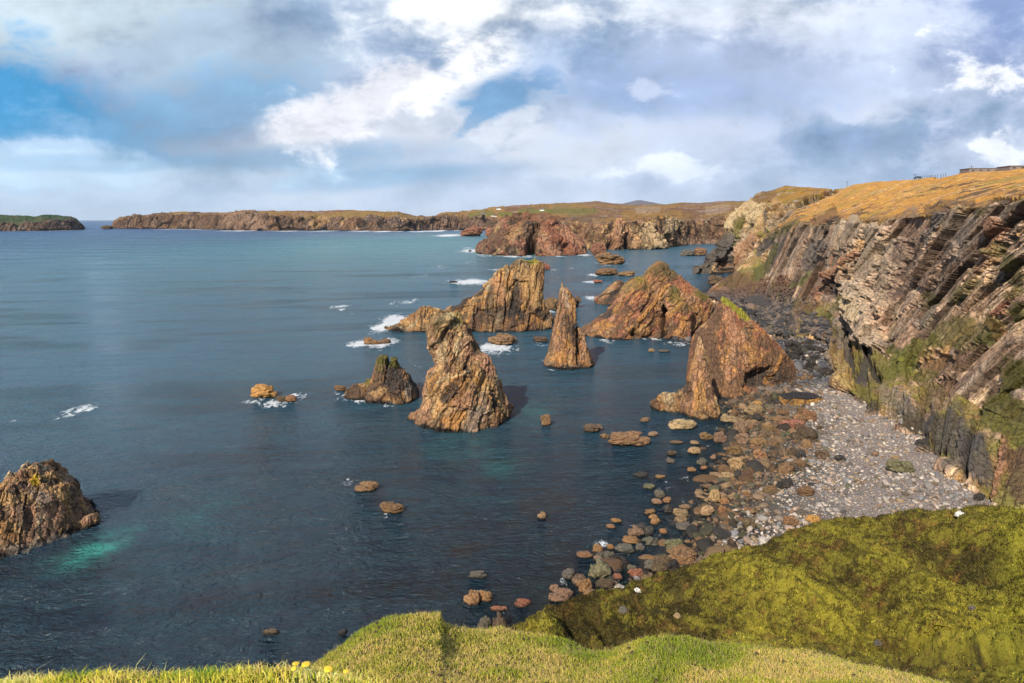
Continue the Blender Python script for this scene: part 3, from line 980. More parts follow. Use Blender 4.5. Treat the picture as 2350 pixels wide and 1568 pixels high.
rock_body('sea_rock', [lobe(m3, yy(620, 5.875, 742), 2, 12, 1.1, 170, 120)], 6.0, 0.25, 50, [('umber', 2), ('brown', 2), ('red', 1), ('tan', 2), ('grey', 1)], 55,
          'slanting slab of dark layered rock behind the left foot of the red pyramid', cat='rock', stretch=4.0,
          zones=czones(*c, [(830, 450, 600, 660, 34, 'dark', .85, -.8), (720, 430, 560, 560, 22, 'tan', .5)]))

c = (1560, 700, 3.92)
fin = rws(*c, [(93, 795, 812), (130, 775, 862), (180, 745, 945), (240, 715, 1010), (300, 668, 1055), (360, 602, 1135), (420, 548, 1200), (480, 517, 1255), (540, 502, 1310), (620, 487, 1390), (700, 478, 1455), (760, 470, 1488), (850, 465, 1503),
               (900, 460, 1500), (960, 470, 1450), (1010, 480, 1350)])
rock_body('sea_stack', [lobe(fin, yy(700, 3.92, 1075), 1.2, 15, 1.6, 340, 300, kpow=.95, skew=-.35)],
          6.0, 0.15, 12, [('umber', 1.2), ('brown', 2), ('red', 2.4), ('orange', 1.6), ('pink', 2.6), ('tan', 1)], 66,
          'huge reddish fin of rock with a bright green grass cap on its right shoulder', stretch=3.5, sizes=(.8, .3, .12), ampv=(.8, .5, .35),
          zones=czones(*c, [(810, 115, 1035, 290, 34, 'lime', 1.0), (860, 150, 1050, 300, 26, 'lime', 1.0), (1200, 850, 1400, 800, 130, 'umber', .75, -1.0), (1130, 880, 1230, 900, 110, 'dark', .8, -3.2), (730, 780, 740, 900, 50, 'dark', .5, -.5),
                            (735, 260, 620, 560, 80, 'umber', .9), (620, 560, 690, 900, 120, 'umber', .92), (700, 500, 740, 860, 50, 'umber', .85), (1350, 850, 1450, 850, 90, 'dark', .7), (1280, 700, 1400, 760, 80, 'umber', .7), (1360, 640, 1290, 920, 16, 'orange', .7, .5), (1480, 800, 1490, 900, 50, 'umber', .6), (860, 300, 950, 520, 70, 'pink', .7), (850, 740, 845, 900, 26, 'pink', .6, .8),  # umber left face and dark lower right are shade put into the colour
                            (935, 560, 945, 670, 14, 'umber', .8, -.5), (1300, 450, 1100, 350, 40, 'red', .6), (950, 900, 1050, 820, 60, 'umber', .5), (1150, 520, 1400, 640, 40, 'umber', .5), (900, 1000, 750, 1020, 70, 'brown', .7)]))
fl = rws(*c, [(478, 572, 592), (560, 553, 616), (640, 540, 640), (720, 520, 655), (800, 497, 658), (880, 480, 676), (940, 462, 688), (1000, 442, 697), (1060, 425, 722), (1120, 405, 745), (1180, 398, 752), (1230, 400, 745)])
fl2 = rws(*c, [(1015, 228, 318), (1035, 222, 335), (1060, 180, 420), (1090, 135, 430), (1120, 112, 440), (1150, 115, 440), (1170, 125, 440)])
fl3 = rws(*c, [(970, 430, 445), (1000, 375, 450), (1030, 357, 460), (1060, 360, 470), (1080, 365, 480)])
rock_body('sea_stack', [lobe(fl, yy(700, 3.92, 1285), 1.0, 7.5, 0.95, 220, 260, kpow=1.2), lobe(fl2, yy(700, 3.92, 1205), .8, 3.8, 1.0, 160, 90), lobe(fl3, yy(700, 3.92, 1075), .8, 2.0, 1.0, 60, 50)],
          4.5, 0.24, 5, [('brown', .6), ('pink', 1.6), ('orange', 1), ('tan', 2.5), ('cream', 2.4)], 77,
          'upright pointed flake of pinkish rock in front of the big red fin', stretch=3.0, sizes=(.8, .33, .13),
          zones=czones(*c, [(480, 940, 470, 1080, 34, 'umber', .8, -1.0), (450, 850, 440, 1000, 20, 'dark', .8), (560, 1000, 540, 1160, 26, 'orange', .6), (580, 560, 590, 860, 50, 'pink', .5)]))

c = (600, 720, 2.614)
s1 = rws(*c, [(388, 848, 900), (400, 840, 908), (440, 834, 920), (480, 820, 950), (520, 808, 1000), (560, 790, 1040), (600, 780, 1070), (640, 770, 1088), (670, 770, 1090)])
s2 = rws(*c, [(400, 918, 960), (420, 912, 970), (460, 900, 985), (500, 890, 1025), (550, 880, 1055), (600, 870, 1088), (650, 870, 1100), (670, 870, 1095)])
s3 = rws(*c, [(535, 765, 815), (570, 745, 850), (590, 690, 850), (615, 655, 850), (640, 636, 850), (660, 645, 850)])
rock_body('sea_stack', [lobe(s1, yy(720, 2.614, 695), 2, 8, 0.8, 170, 170), lobe(s2, yy(720, 2.614, 700), 2, 8, 0.8, 170, 170), lobe(s3, yy(720, 2.614, 672), 1.5, 5, 0.9, 130, 90)],
          5.0, 0.22, 6, [('dark', 1), ('umber', 3), ('brown', 2), ('orange', 1), ('tan', 1.2), ('grey', 1)], 88,
          'short blocky dark brown stack with green top left of the tallest stack', stretch=1.3, lich=('moss', .80, .85),
          zones=czones(*c, [(910, 420, 905, 560, 16, 'dark', .9, -1.2), (960, 500, 1000, 580, 40, 'dark', .8, -.8), (940, 420, 960, 440, 25, 'moss', .7), (850, 430, 860, 480, 22, 'moss', .5), (830, 640, 870, 620, 30, 'tan', .5)]))

c = (0, 1100, 5.227)
l1 = rws(*c, [(165, 478, 502), (200, 420, 565), (250, 250, 602), (300, 160, 690), (350, 110, 730), (430, 0, 790), (480, -80, 860), (560, -140, 890), (640, -200, 872), (700, -240, 888), (800, -280, 925), (880, -320, 960), (960, -350, 1060),
              (1040, -360, 1150), (1090, -360, 1160), (1150, -350, 1130)])
l2 = rws(*c, [(470, 830, 900), (500, 800, 925), (560, 780, 937), (620, 760, 910), (660, 740, 880), (760, 700, 880)])
l3 = rws(*c, [(806, 1180, 1212), (840, 1090, 1250), (880, 1020, 1272), (920, 990, 1270), (950, 980, 1200), (980, 970, 1180), (1010, 970, 1170)])
l4 = rws(*c, [(165, 478, 500), (190, 430, 545), (230, 370, 592), (280, 320, 625), (350, 280, 700), (500, 250, 720)])
l5 = rws(*c, [(325, 640, 690), (360, 610, 760), (430, 590, 800), (520, 590, 850), (640, 590, 880)])
rock_body('sea_stack', [lobe(l4, yy(1100, 5.227, 1100), .8, 3.5, 1.2, 110, 130, off=5), lobe(l5, yy(1100, 5.227, 1150), .8, 3.5, 1.2, 110, 110, off=4), lobe(l1, yy(1100, 5.227, 1432), 2, 11.5, 1.15, 330, 280, kpow=.7, skew=-.15), lobe(l2, yy(1100, 5.227, 1200), 1, 3, .9, 90, 90, off=4), lobe(l3, yy(1100, 5.227, 1010), .8, 2.0, .9, 120, 70)],
          4.2, 0.27, 8, [('brown', 1.6), ('orange', 1.4), ('tan', 4), ('pink', 2), ('cream', 2)], 99,
          'rugged tan rock stack with yellow lichen on top at the left edge of the picture', stretch=2.0, sizes=(.8, .33, .13),
          zones=czones(*c, [(440, 390, 445, 400, 58, 'lichen', .9), (560, 380, 740, 400, 40, 'dark', .85, -.5), (160, 520, 320, 440, 50, 'dark', .7, -.5), (560, 800, 760, 800, 90, 'pink', .6), (440, 560, 560, 600, 80, 'grey', .6),
                            (340, 580, 310, 760, 16, 'dark', .8, -.8), (40, 750, 60, 850, 60, 'dark', .6, -.6), (420, 1060, 700, 980, 60, 'dark', .5), (200, 1300, 800, 1200, 120, 'grey', .45), (560, 340, 680, 320, 40, 'tan', .6),
                            (640, 500, 800, 600, 60, 'tan', .6), (250, 300, 300, 350, 60, 'pink', .4), (480, 190, 540, 220, 30, 'umber', .6)]))

# the domed headland with its sea cave
c = (1100, 460, 2.9375)
dm = rws(*c, [(193, 440, 600), (198, 410, 690), (215, 372, 765), (250, 335, 830), (290, 300, 872), (340, 282, 915), (370, 255, 940), (392, 200, 952), (420, 185, 962), (445, 180, 970), (460, 185, 972), (470, 190, 972)])
rock_body('headland', [lobe(dm, yy(460, 2.9375, 488), 25, 125, 0.95, 420, 230, kpow=.8, zb=-8)],
          26.0, 0.24, 30, [('umber', 1), ('brown', 3), ('red', 1.4), ('mauve', 2), ('tan', 1)], 111,
          'domed red headland with a black sea cave in its face beyond the stacks', cat='headland', stretch=2.2, mat=M_DOME, wet=2.0, lich=('heath', .86, .75), sizes=(.8, .33, .13),
          zones=czones(*c, [(590, 350, 578, 455, 40, 'dark', 1.0, -60), (610, 270, 600, 330, 32, 'umber', .8, -12), (800, 385, 830, 425, 34, 'dark', .75, -14), (270, 330, 380, 400, 60, 'umber', .8), (420, 430, 450, 450, 30, 'dark', .8, -8),
                            (720, 280, 900, 440, 70, 'red', .45), (660, 380, 740, 450, 50, 'pink', .5), (480, 260, 420, 330, 40, 'brown', .6), (440, 350, 470, 300, 40, 'tan', .35), (840, 300, 940, 440, 30, 'pink', .5)]))

# ------------------------------------------------------------------ the big cliff on the right
def coast(name, P, L, amp, tilt, pal, seed, mat, zones=(), rowf=None, turn=0, stretch=2.5, veg=None, wet=1.0, label=None, cat=None, gain=1.0, slab=1.0, bigk=.55, tint=(1, 1, 1), M=None, pc=None, kind='structure', ampv=(1, .5, .25), sizes=(1, .4, .16), veins=.3):
    M = strata(tilt, turn, stretch) if M is None else M
    N = face_cam(P, gnormals(P))
    Q = proj(P)
    pc = P if pc is None else pc
    d, ids, crack = rocky(pc, L, M, seed, ampv, sizes, slab)
    c = rockcol(pc, pal, L, M, seed, ids, crack, wet, veins)
    big = fbm(P / L * 0.6, seed + 3, 3)
    disp = amp * L * (d + bigk * big)
    nz = fbm(P / L * 1.3, seed + 21, 5)
    k = np.ones(P.shape[:2])
    if veg is not None:
        w, vc, soft = veg(P, Q, N, nz)
        c = mixc(c, 0, w) + vc * np.clip(w, 0, 1)[..., None]
        k = 1 - soft * np.clip(w, 0, 1)
    disp = disp * k
    c = c * gain * np.array(tint)
    for z in zones:
        wgt = zonew(Q, z, seed + 100)
        if z[5]:
            c = mixc(c, PAL[z[5]], wgt * z[6])
        if len(z) > 7:
            disp = disp + z[7] * wgt
    P2 = P + N * disp[..., None]
    o = mk(name, P2, gfaces(*P.shape[:2]), c, mat)
    tag(o, label, cat, kind=kind)
    return P2


sky_r = cr(1700, 380, 2.614, [(40, 884, 440), (70, 873, 450), (100, 846, 475), (160, 809, 500), (230, 760, 550), (300, 695, 580), (420, 520, 600), (500, 452, 590), (590, 392, 580), (640, 342, 570), (760, 300, 570), (900, 238, 575), (960, 200, 570), (1000, 185, 560), (1130, 165, 500), (1350, 155, 430), (1560, 140, 380), (1700, 110, 350), (2090, 85, 300)]) + [(2600, 372, 260), (2800, 360, 240)]
brink = cr(1700, 380, 2.614, [(40, 888, 425), (70, 878, 435), (100, 852, 455), (160, 816, 480), (230, 768, 530), (300, 700, 565), (420, 530, 610), (560, 450, 500), (640, 430, 440), (740, 440, 400), (850, 400, 350), (980, 430, 310), (1230, 405, 255), (1500, 370, 212), (1700, 330, 186), (1850, 320, 172), (2091, 275, 152)]) + [(2600, 440, 120), (2800, 430, 100)]
base_r = [(1600, 690, 425), (1640, 682, 410), (1700, 720, 300), (1730, 745, 285), (1760, 765, 272), (1800, 772, 262), (1850, 770, 262), (1900, 775, 252), (1915, 850, 204), (1940, 890, 180), (1990, 930, 162), (2050, 962, 152), (2100, 1000, 139),
          (2200, 1090, 117), (2260, 1140, 106.5), (2350, 1200, 97), (2600, 1350, 78), (2800, 1450, 70)]


def lerp_row(a, b, t, bulge=0.0, px=None):
    """a traced line between two others, at fraction t of the way up"""
    A, B = np.array(sorted(a), float), np.array(sorted(b), float)
    o = []
    for x in px:
        ya, Ya = np.interp(x, A[:, 0], A[:, 1]), np.interp(x, A[:, 0], A[:, 2])
        yb, Yb = np.interp(x, B[:, 0], B[:, 1]), np.interp(x, B[:, 0], B[:, 2])
        o.append((x, ya + (yb - ya) * t, Ya + (Yb - Ya) * (t + bulge)))
    return o


gxs = np.linspace(1590, 2800, 60)
low = lerp_row(base_r, brink, .30, .17, gxs)
mid = lerp_row(base_r, brink, .62, .12, gxs)
under = [(x, y + 160, Y * .93) for x, y, Y in base_r]
back = [(x, y + 14, Y * 1.5) for x, y, Y in sky_r]
back2 = [(x, y + 60, Y * 3.0) for x, y, Y in sky_r]
px = np.concatenate([np.linspace(1612, 2350, 820), np.linspace(2352, 2780, 160)])
Pc = sheet([under, base_r, low, mid, brink, sky_r, back, back2], px, [14, 190, 190, 230, 190, 12, 8])
Pc = smooth_rows(Pc, 5)
bl = np.array(sorted(brink))


def veg_cliff(P, Q, N, nz):
    by = np.interp(Q[0], bl[:, 0], bl[:, 1])
    up = N[..., 2]
    rel = (by - Q[1])                         # above the brink
    w = sst(rel + 14 * nz, -10, 4) * sst(Q[0], 1725, 1765)
    far = sst(Q[0], 2350, 1750)
    n2 = fbm(P / np.array([14, 14, 5]), 301, 5)
    n3 = fbm(P / 2.5, 302, 4)
    gold = np.broadcast_to(np.array(PAL['gold']), P.shape).copy()
    gold = mixc(gold, PAL['straw'], sst(n2, -.1, .35) * .8)
    gold = mixc(gold, PAL['heath'], sst(n3 + .5 * n2, -.05, .3) * .75)
    gold = mixc(gold, PAL['field'], sst(fbm(P / 25, 303, 4), .12, .45) * .5)
    gold = mixc(gold, (.40, .33, .28), sst(fbm(P / 1.6, 305, 3) + .6 * n2, .5, .62) * .7)
    gold = mixc(gold, (.045, .035, .025), sst(fbm(P / np.array([18, 18, 2.2]), 306, 5), .27, .36) * (rel < 60) * .8)
    gold = mixc(gold, (.05, .035, .02), (1 - sst(np.abs(rel + 12 * n3 + 2), 0, 10)) * .6)
    gold = mixc(gold, (.085, .05, .03), (1 - sst(rel, -5, 38)) * sst(n2 + .6 * n3, -.15, .2) * .8)
    g2 = fbm(P / np.array([9, 14, 9]), 304, 5)
    ledge = sst(up + .5 * g2 + .25 * n3, .55, .95) * (rel < 0)
    gl = np.broadcast_to(np.array(PAL['moss']), P.shape).copy()
    gl = mixc(gl, PAL['field'], sst(n3, .0, .4) * .7)
    gl = mixc(gl, PAL['heath'], sst(n2, .0, .3) * .5)
    ww = np.maximum(w, ledge * .9)
    vc = mixc(gl, 0, w) + gold * w[..., None]
    return ww, vc, .55 + .30 * w


c3 = (1700, 380, 2.614)
Zc = czones(*c3, [
    # x1 y1 x2 y2 r colour strength displacement
    (1180, 500, 1060, 900, 62, 'pale', .80, 3.0), (1060, 900, 1120, 1200, 90, 'pale', .85, 4.0), (1290, 560, 1180, 1000, 50, 'pale', .7, 2.0), (1000, 470, 950, 560, 70, 'pale', .7, 2.0), (1040, 700, 990, 860, 36, 'tan', .6, 1.0),
    (1380, 430, 1400, 600, 90, 'mauve', .6), (1330, 600, 1300, 900, 60, 'plum', .6, -1.2), (1110, 440, 1060, 640, 34, 'slate', .85, -2.4), (1060, 640, 940, 860, 22, 'slate', .85, -2.6), (1560, 430, 1500, 560, 60, 'grey', .7, 1.0),
    (1930, 420, 1860, 620, 26, 'pink', .8, 1.5), (1860, 620, 1730, 860, 26, 'mauve', .8, 1.5), (1700, 430, 1640, 620, 70, 'grey', .6), (1620, 600, 1480, 800, 60, 'mauve', .6, 1.0), (1480, 560, 1360, 820, 40, 'umber', .55, -2.0),
    (1960, 560, 1920, 760, 60, 'slate', .8, -2.0), (1720, 700, 1680, 950, 26, 'slate', .7, -1.6), (2060, 420, 2060, 560, 60, 'umber', .6, -1.0), (2070, 880, 1980, 1000, 32, 'red', .8, .8), (1930, 1040, 1930, 1140, 36, 'red', .8, .8),
    (1100, 1240, 1050, 1400, 40, 'slate', .85, -3.0), (960, 1150, 985, 1350, 30, 'dark', .95, -4.0), (900, 1080, 940, 1250, 40, 'grey', .6, 2.0), (930, 1330, 960, 1460, 44, 'tan', .6, 2.5), (1120, 1340, 1160, 1420, 30, 'dark', .9, -3),
    (1020, 620, 850, 780, 15, 'pink', .9, 1.5), (850, 780, 750, 1000, 15, 'pink', .9, 1.5), (860, 760, 740, 880, 9, 'pink', .8, 1.0), (920, 610, 880, 690, 9, 'pink', .8, .8), (930, 680, 1000, 750, 7, 'pink', .7),
    (660, 980, 620, 1110, 40, 'mauve', .8, 2.0), (860, 840, 900, 900, 60, 'dark', .75, -3.0), (780, 700, 700, 1000, 60, 'umber', .6, -1.0), (960, 760, 900, 960, 34, 'dark', .7, -2.5), (730, 560, 700, 700, 40, 'slate', .7, -1.5),
    (830, 1040, 860, 1120, 40, 'moss', .6), (900, 900, 840, 1040, 26, 'green', .6), (540, 850, 620, 960, 40, 'green', .7), (720, 760, 610, 860, 26, 'green', .65), (500, 590, 400, 760, 44, 'green', .75), (420, 720, 350, 820, 34, 'green', .6),
    (480, 540, 400, 620, 24, 'slate', .85), (800, 560, 720, 620, 40, 'grey', .6, 1.0), (620, 880, 570, 880, 26, 'dark', .7, -1), (240, 800, 300, 900, 90, 'umber', .5), (100, 870, 300, 960, 50, 'red', .45), (350, 850, 250, 780, 50, 'brown', .6),
    (430, 960, 560, 1080, 80, 'slate', .8), (560, 1020, 600, 1080, 40, 'dark', .6), (640, 430, 480, 520, 26, 'moss', .6), (760, 420, 880, 350, 26, 'heath', .7, -1), (900, 400, 820, 430, 22, 'dark', .6, -1),
    (1300, 1300, 1500, 1200, 70, 'field', .85, .5), (1210, 1380, 1350, 1330, 50, 'field', .85), (1250, 1240, 1340, 1260, 30, 'green', .7), (1600, 1150, 1900, 1100, 90, 'moss', .75), (1500, 900, 1450, 1080, 40, 'moss', .6), (1640, 900, 1800, 820, 60, 'moss', .6),
    (1700, 1240, 1860, 1180, 40, 'green', .6), (2000, 900, 2090, 880, 40, 'field', .6), (2060, 1040, 2090, 980, 40, 'field', .7), (2010, 1450, 2091, 1380, 90, 'moss', .9), (2060, 680, 2040, 820, 50, 'moss', .75), (1900, 560, 1880, 620, 24, 'moss', .6),
    (1560, 1320, 1400, 1420, 60, 'umber', .7, -1.5), (1700, 1400, 1560, 1500, 90, 'mauve', .4), (1880, 1440, 1850, 1540, 30, 'plum', .9), (1780, 1250, 1660, 1320, 60, 'umber', .6, -.8), (1600, 350, 1480, 340, 30, 'dark', .6, -.6), (2060, 275, 1900, 290, 20, 'dark', .7, -.8),
    (1560, 300, 1760, 300, 22, 'dark', .6), (1860, 340, 1800, 370, 30, 'moss', .6), (1100, 1050, 1000, 980, 50, 'cream', .6, 1), (1400, 920, 1300, 1000, 50, 'pale', .5, 1), (1420, 1060, 1500, 980, 40, 'grey', .6, .8), (1040, 930, 980, 925, 16, 'dark', .8, -1.6)])
c4 = (1500, 900, 2.042)
Zc += czones(*c4, [(1480, 240, 1540, 270, 70, 'dark', .8, -1.0), (1640, 300, 1760, 420, 110, 'slate', .85, .6), (1800, 420, 1840, 520, 70, 'slate', .85, .8), (1960, 350, 1890, 640, 18, 'pink', .85, .9), (1560, 230, 1700, 150, 22, 'mauve', .7, .5),
                   (1350, 120, 1450, 180, 50, 'grey', .5, .5), (1900, 200, 2040, 330, 90, 'moss', .9), (2000, 450, 2040, 640, 60, 'umber', .8), (1520, 330, 1560, 380, 26, 'dark', .9, -1), (1650, 90, 1560, 150, 50, 'umber', .6, -1), (1980, 120, 2040, 60, 70, 'moss', .85),
                   (1400, 20, 1550, 30, 40, 'field', .5), (1220, 150, 1300, 190, 26, 'dark', .7, -.8)])
_row = Pc[14 + 190 + 100]
_arc = np.concatenate([[0], np.cumsum(np.linalg.norm(np.diff(_row[:, :2], axis=0), axis=1))])
PCo = np.stack([np.broadcast_to(_arc[None], Pc.shape[:2]) - 1.9 * Pc[..., 2], 0.3 * Pc[..., 0], Pc[..., 2]], -1)
MC = np.diag([1, 1, 1 / 5.0])
coast('cliff_land', Pc, 10.0, 0.26, 34, [('slate', .7), ('umber', 1.6), ('grey', 2), ('mauve', 2), ('pale', 1.3), ('tan', 1.4)], 200, M_CLIFF, Zc, veg=veg_cliff, gain=1.8, tint=(1.03, .95, .87), M=MC, pc=PCo, stretch=4.5, turn=20, wet=0, veins=.2, sizes=(1.1, .42, .15), ampv=(1.15, .55, .28), slab=.48, bigk=.3)

# far cream headland at the end of the bay
c3d = lambda p: cr(1700, 380, 2.614, p)
htop = c3d([(-8, 738, 640), (0, 712, 640), (60, 660, 650), (110, 610, 660), (140, 565, 670), (165, 515, 680), (200, 500, 690), (203, 440, 700), (228, 380, 705), (270, 350, 710), (340, 300, 715), (360, 275, 720), (385, 243, 725), (500, 213, 725), (560, 192, 720), (700, 202, 700),
            (900, 215, 660), (1100, 190, 640)])
hwl = c3d([(-14, 741, 648), (40, 748, 640), (130, 752, 636), (210, 746, 640), (330, 700, 600), (420, 620, 560), (520, 520, 540), (640, 430, 520), (900, 300, 520), (1100, 260, 520)])
hbr = c3d([(-10, 739, 642), (0, 725, 640), (60, 690, 642), (110, 640, 645), (150, 590, 652), (180, 540, 655), (205, 510, 664), (215, 460, 672), (235, 395, 680), (330, 330, 685), (460, 320, 670), (590, 318, 610), (660, 300, 590), (900, 262, 560), (1100, 230, 560)])
hun = [(x, y + 40, Y * .97) for x, y, Y in hwl]
hbk = [(x, y + 20, Y + 160) for x, y, Y in htop]
px = np.concatenate([np.linspace(1591, 1680, 240), np.linspace(1680.5, 1985, 280)])
Ph = sheet([hun, hwl, hbr, htop, hbk], px, [8, 240, 110, 10])
Ph = smooth_rows(Ph, 2)


def veg_head(P, Q, N, nz):
    by = np.interp(Q[0], [p[0] for p in hbr], [p[1] for p in hbr])
    rel = by - Q[1]
    w = sst(rel + 10 * nz, 0, 8) * sst(Q[0], 1685, 1720)
    g = np.broadcast_to(np.array(PAL['gold']), P.shape).copy()
    g = mixc(g, PAL['field'], sst(nz, -.1, .3) * .5)
    g = mixc(g, PAL['heath'], sst(fbm(P / 9, 331, 4), .0, .3) * .6)
    g = mixc(g, (.40, .34, .28), sst(fbm(P / 5, 332, 4), .25, .45) * .7)
    return w, g, .75


coast('headland_land', Ph, 14.0, 0.30, 10, [('brown', .8), ('tan', 2), ('cream', 3), ('tan', 1.5), ('pink', 1)], 230, M_CLIFF, czones(*c3, [
    (235, 380, 215, 600, 46, 'cream', .75, 2), (330, 350, 460, 420, 80, 'cream', .55, 2), (520, 330, 420, 480, 60, 'tan', .6), (175, 520, 195, 700, 58, 'slate', .95, -8.0), (120, 610, 40, 725, 60, 'slate', .9, -2.0), (180, 640, 190, 740, 30, 'dark', .9, -6), (270, 440, 240, 560, 22, 'moss', .8, -3), (290, 400, 270, 450, 18, 'moss', .7, -2), (450, 340, 440, 490, 12, 'slate', .85, -3.0),  # slate on the nose puts its shade into the rock colour
    (300, 520, 200, 640, 40, 'grey', .4), (350, 540, 270, 650, 55, 'pink', .6, 1.0), (520, 510, 380, 620, 40, 'slate', .85, -3), (480, 240, 400, 280, 40, 'umber', .6), (880, 240, 700, 290, 22, 'dark', .85, -8), (660, 310, 640, 320, 20, 'dark', .7, -4),
    (230, 720, 260, 740, 34, 'brown', .8, 3.0), (600, 380, 500, 450, 30, 'grey', .5), (500, 500, 420, 510, 22, 'field', .7)]), veg=veg_head, stretch=2.0, wet=1.2, veins=.4)

# bay cliffs beyond, with caves, and the moor behind
c8 = (1100, 460, 2.9375)
wl = cr(*c8, [(780, 432), (970, 440), (1100, 443), (1500, 436), (1700, 405), (1850, 398), (2100, 395)])
wl = [(x, y, float(YZ(x, y))) for x, y in wl]
br = cr(*c8, [(780, 262), (860, 252), (1000, 258), (1100, 252), (1190, 240), (1330, 234), (1480, 216), (1560, 208), (1620, 232), (1760, 238), (1900, 218), (2010, 190), (2100, 180)])
br = [(x, y, np.interp(x, [p[0] for p in wl], [p[2] for p in wl]) + 45 + 60 * (x < 1330)) for x, y in br]
un = [(x, y + 6, Y * .99) for x, y, Y in wl]
sk = cr(*c8, [(-300, 178, 3300), (-100, 170, 3300), (0, 165, 3200), (130, 160, 3200), (200, 150, 3100), (350, 130, 3000), (600, 115, 3000), (860, 105, 2900), (1050, 92, 2800), (1100, 100, 2800), (1220, 113, 2800), (1300, 118, 2700), (1540, 115, 2700), (1650, 100, 2600),
              (1800, 104, 2500), (1980, 88, 2400), (2160, 92, 2300), (2300, 95, 2300)]) + [(2000, 470, 2000)]
ml = [(x, y + (np.interp(x, [p[0] for p in br], [p[1] for p in br]) - y) * .45, 1900) for x, y, Y in sk]
bk = [(x, y + 22, Y * 1.6) for x, y, Y in sk]
px = np.linspace(1268, 1990, 760)
Pb = sheet([un, wl, br, ml, sk, bk], px, [4, 190, 90, 90, 6])


def veg_far(by_, seed):
    by_ = np.array(sorted(by_))

    def f(P, Q, N, nz):
        by = np.interp(Q[0], by_[:, 0], by_[:, 1])
        w = sst(by - Q[1] + 5 * nz, -1, 3)
        g = np.broadcast_to(np.array((.30, .17, .05)), P.shape).copy()
        n1 = fbm(P / np.array([160, 260, 60]), seed, 5)
        n2 = fbm(P / np.array([30, 60, 20]), seed + 1, 4)
        g = mixc(g, PAL['heath'], sst(n1 + .4 * n2, -.15, .25) * .85)
        g = mixc(g, (.20, .19, .05), sst(-n1 + .3 * n2, .15, .45) * .3)
        g = mixc(g, (.36, .28, .22), sst(n2 + .5 * n1, .22, .45) * .55)
        return w, g, .75
    return f


Zb = czones(*c8, [(1268, 340, 1265, 430, 24, 'dark', 1.0, -30), (1140, 400, 1140, 430, 24, 'dark', .9, -14), (1545, 345, 1550, 400, 22, 'dark', .95, -18), (1400, 300, 1460, 400, 70, 'cream', .5, 8), (1580, 250, 1560, 330, 40, 'cream', .5, 6),
                  (1200, 270, 1180, 400, 40, 'pink', .6, 6), (1330, 260, 1440, 440, 10, 'umber', .7, -5), (1000, 300, 1060, 380, 60, 'umber', .6), (1750, 300, 1850, 340, 80, 'umber', .7), (1700, 380, 1900, 400, 30, 'mauve', .6), (1900, 250, 1960, 330, 60, 'umber', .6),
                  (500, 165, 1050, 158, 20, 'field', .7), (880, 225, 1000, 232, 20, 'umber', .6), (860, 180, 980, 175, 25, 'field', .5), (1250, 190, 1650, 195, 26, 'gold', .6), (1480, 155, 1350, 160, 25, 'pale', .35), (1850, 165, 1980, 140, 30, 'pale', .35),
                  (850, 290, 940, 340, 50, 'heath', .7)])
coast('bay_hill', Pb, 26.0, 0.26, 15, [('umber', 1), ('brown', 1.6), ('tan', 2), ('pink', 1.6), ('cream', 1.6)], 260, M_FAR, Zb, veg=veg_far(br, 270), stretch=2.6, wet=1.5)

# the long far peninsula
c7 = (0, 460, 1.958)
wl2 = [(x, y, float(YZ(x, y))) for x, y in cr(*c7, [(532, 192.5), (560, 193), (900, 194), (1100, 200), (1300, 203), (1600, 202), (1900, 205), (2050, 201), (2200, 199), (2400, 200), (2700, 200), (3000, 200)])]
br2 = cr(*c7, [(530, 190), (548, 166), (572, 143), (650, 138), (700, 134), (880, 122), (1000, 127), (1100, 126), (1150, 121), (1280, 126), (1330, 129), (1450, 142), (1500, 147), (1600, 147), (1700, 142), (1800, 140), (1900, 147), (2000, 152), (2080, 140), (2200, 138),
               (2300, 147), (2400, 152), (2600, 150), (2800, 150), (3000, 150)])
g_wl2 = ([p[0] for p in wl2], [p[2] for p in wl2])
br2 = [(x, y, np.interp(x, *g_wl2) + 60) for x, y in br2]
sk2 = cr(*c7, [(530, 188), (546, 163), (570, 139), (650, 135), (750, 122), (890, 111.5), (1000, 117), (1120, 112), (1160, 106), (1400, 108), (1680, 104), (1860, 112), (1900, 112), (1950, 125), (1990, 133), (2080, 133), (2110, 118), (2200, 110), (2260, 101), (2350, 93)])
sk2 = [(x, y, np.interp(x, *g_wl2) + 420) for x, y in sk2] + [(x, y, np.interp(x, *g_wl2) + 420) for x, y in cr(*c8, [(130, 160), (200, 150), (350, 130), (600, 115), (860, 105), (1050, 92), (1100, 102), (1300, 120), (1500, 130)])]
px = np.concatenate([np.linspace(251, 275, 60), np.linspace(275.5, 1440, 1100)])
un2 = [(x, y + 3, Y * .995) for x, y, Y in wl2]
bk2 = [(x, y + 14, Y + 900) for x, y, Y in sk2]
Pp = sheet([un2, wl2, br2, sk2, bk2], px, [3, 60, 44, 5])
Zp = czones(*c7, [(1100, 150, 1230, 170, 50, 'mauve', .5, 6), (1300, 170, 1330, 190, 26, 'brown', .4), (560, 160, 1000, 160, 40, 'umber', .5), (1640, 185, 1700, 150, 20, 'brown', .4), (1560, 150, 1500, 170, 24, 'tan', .5), (1720, 160, 1740, 190, 22, 'dark', .7, -25),
                  (1830, 160, 1840, 190, 24, 'dark', .6, -25), (1330, 145, 1340, 180, 10, 'dark', .7, -25), (2250, 130, 2350, 120, 14, 'field', .8), (1950, 178, 1970, 160, 10, 'dark', .6, -20), (2150, 170, 2300, 170, 22, 'umber', .5)])
Zp += czones(*c8, [(350, 185, 500, 185, 14, 'field', .9), (500, 170, 1050, 158, 22, 'field', .9), (400, 150, 700, 135, 12, 'umber', .4)])
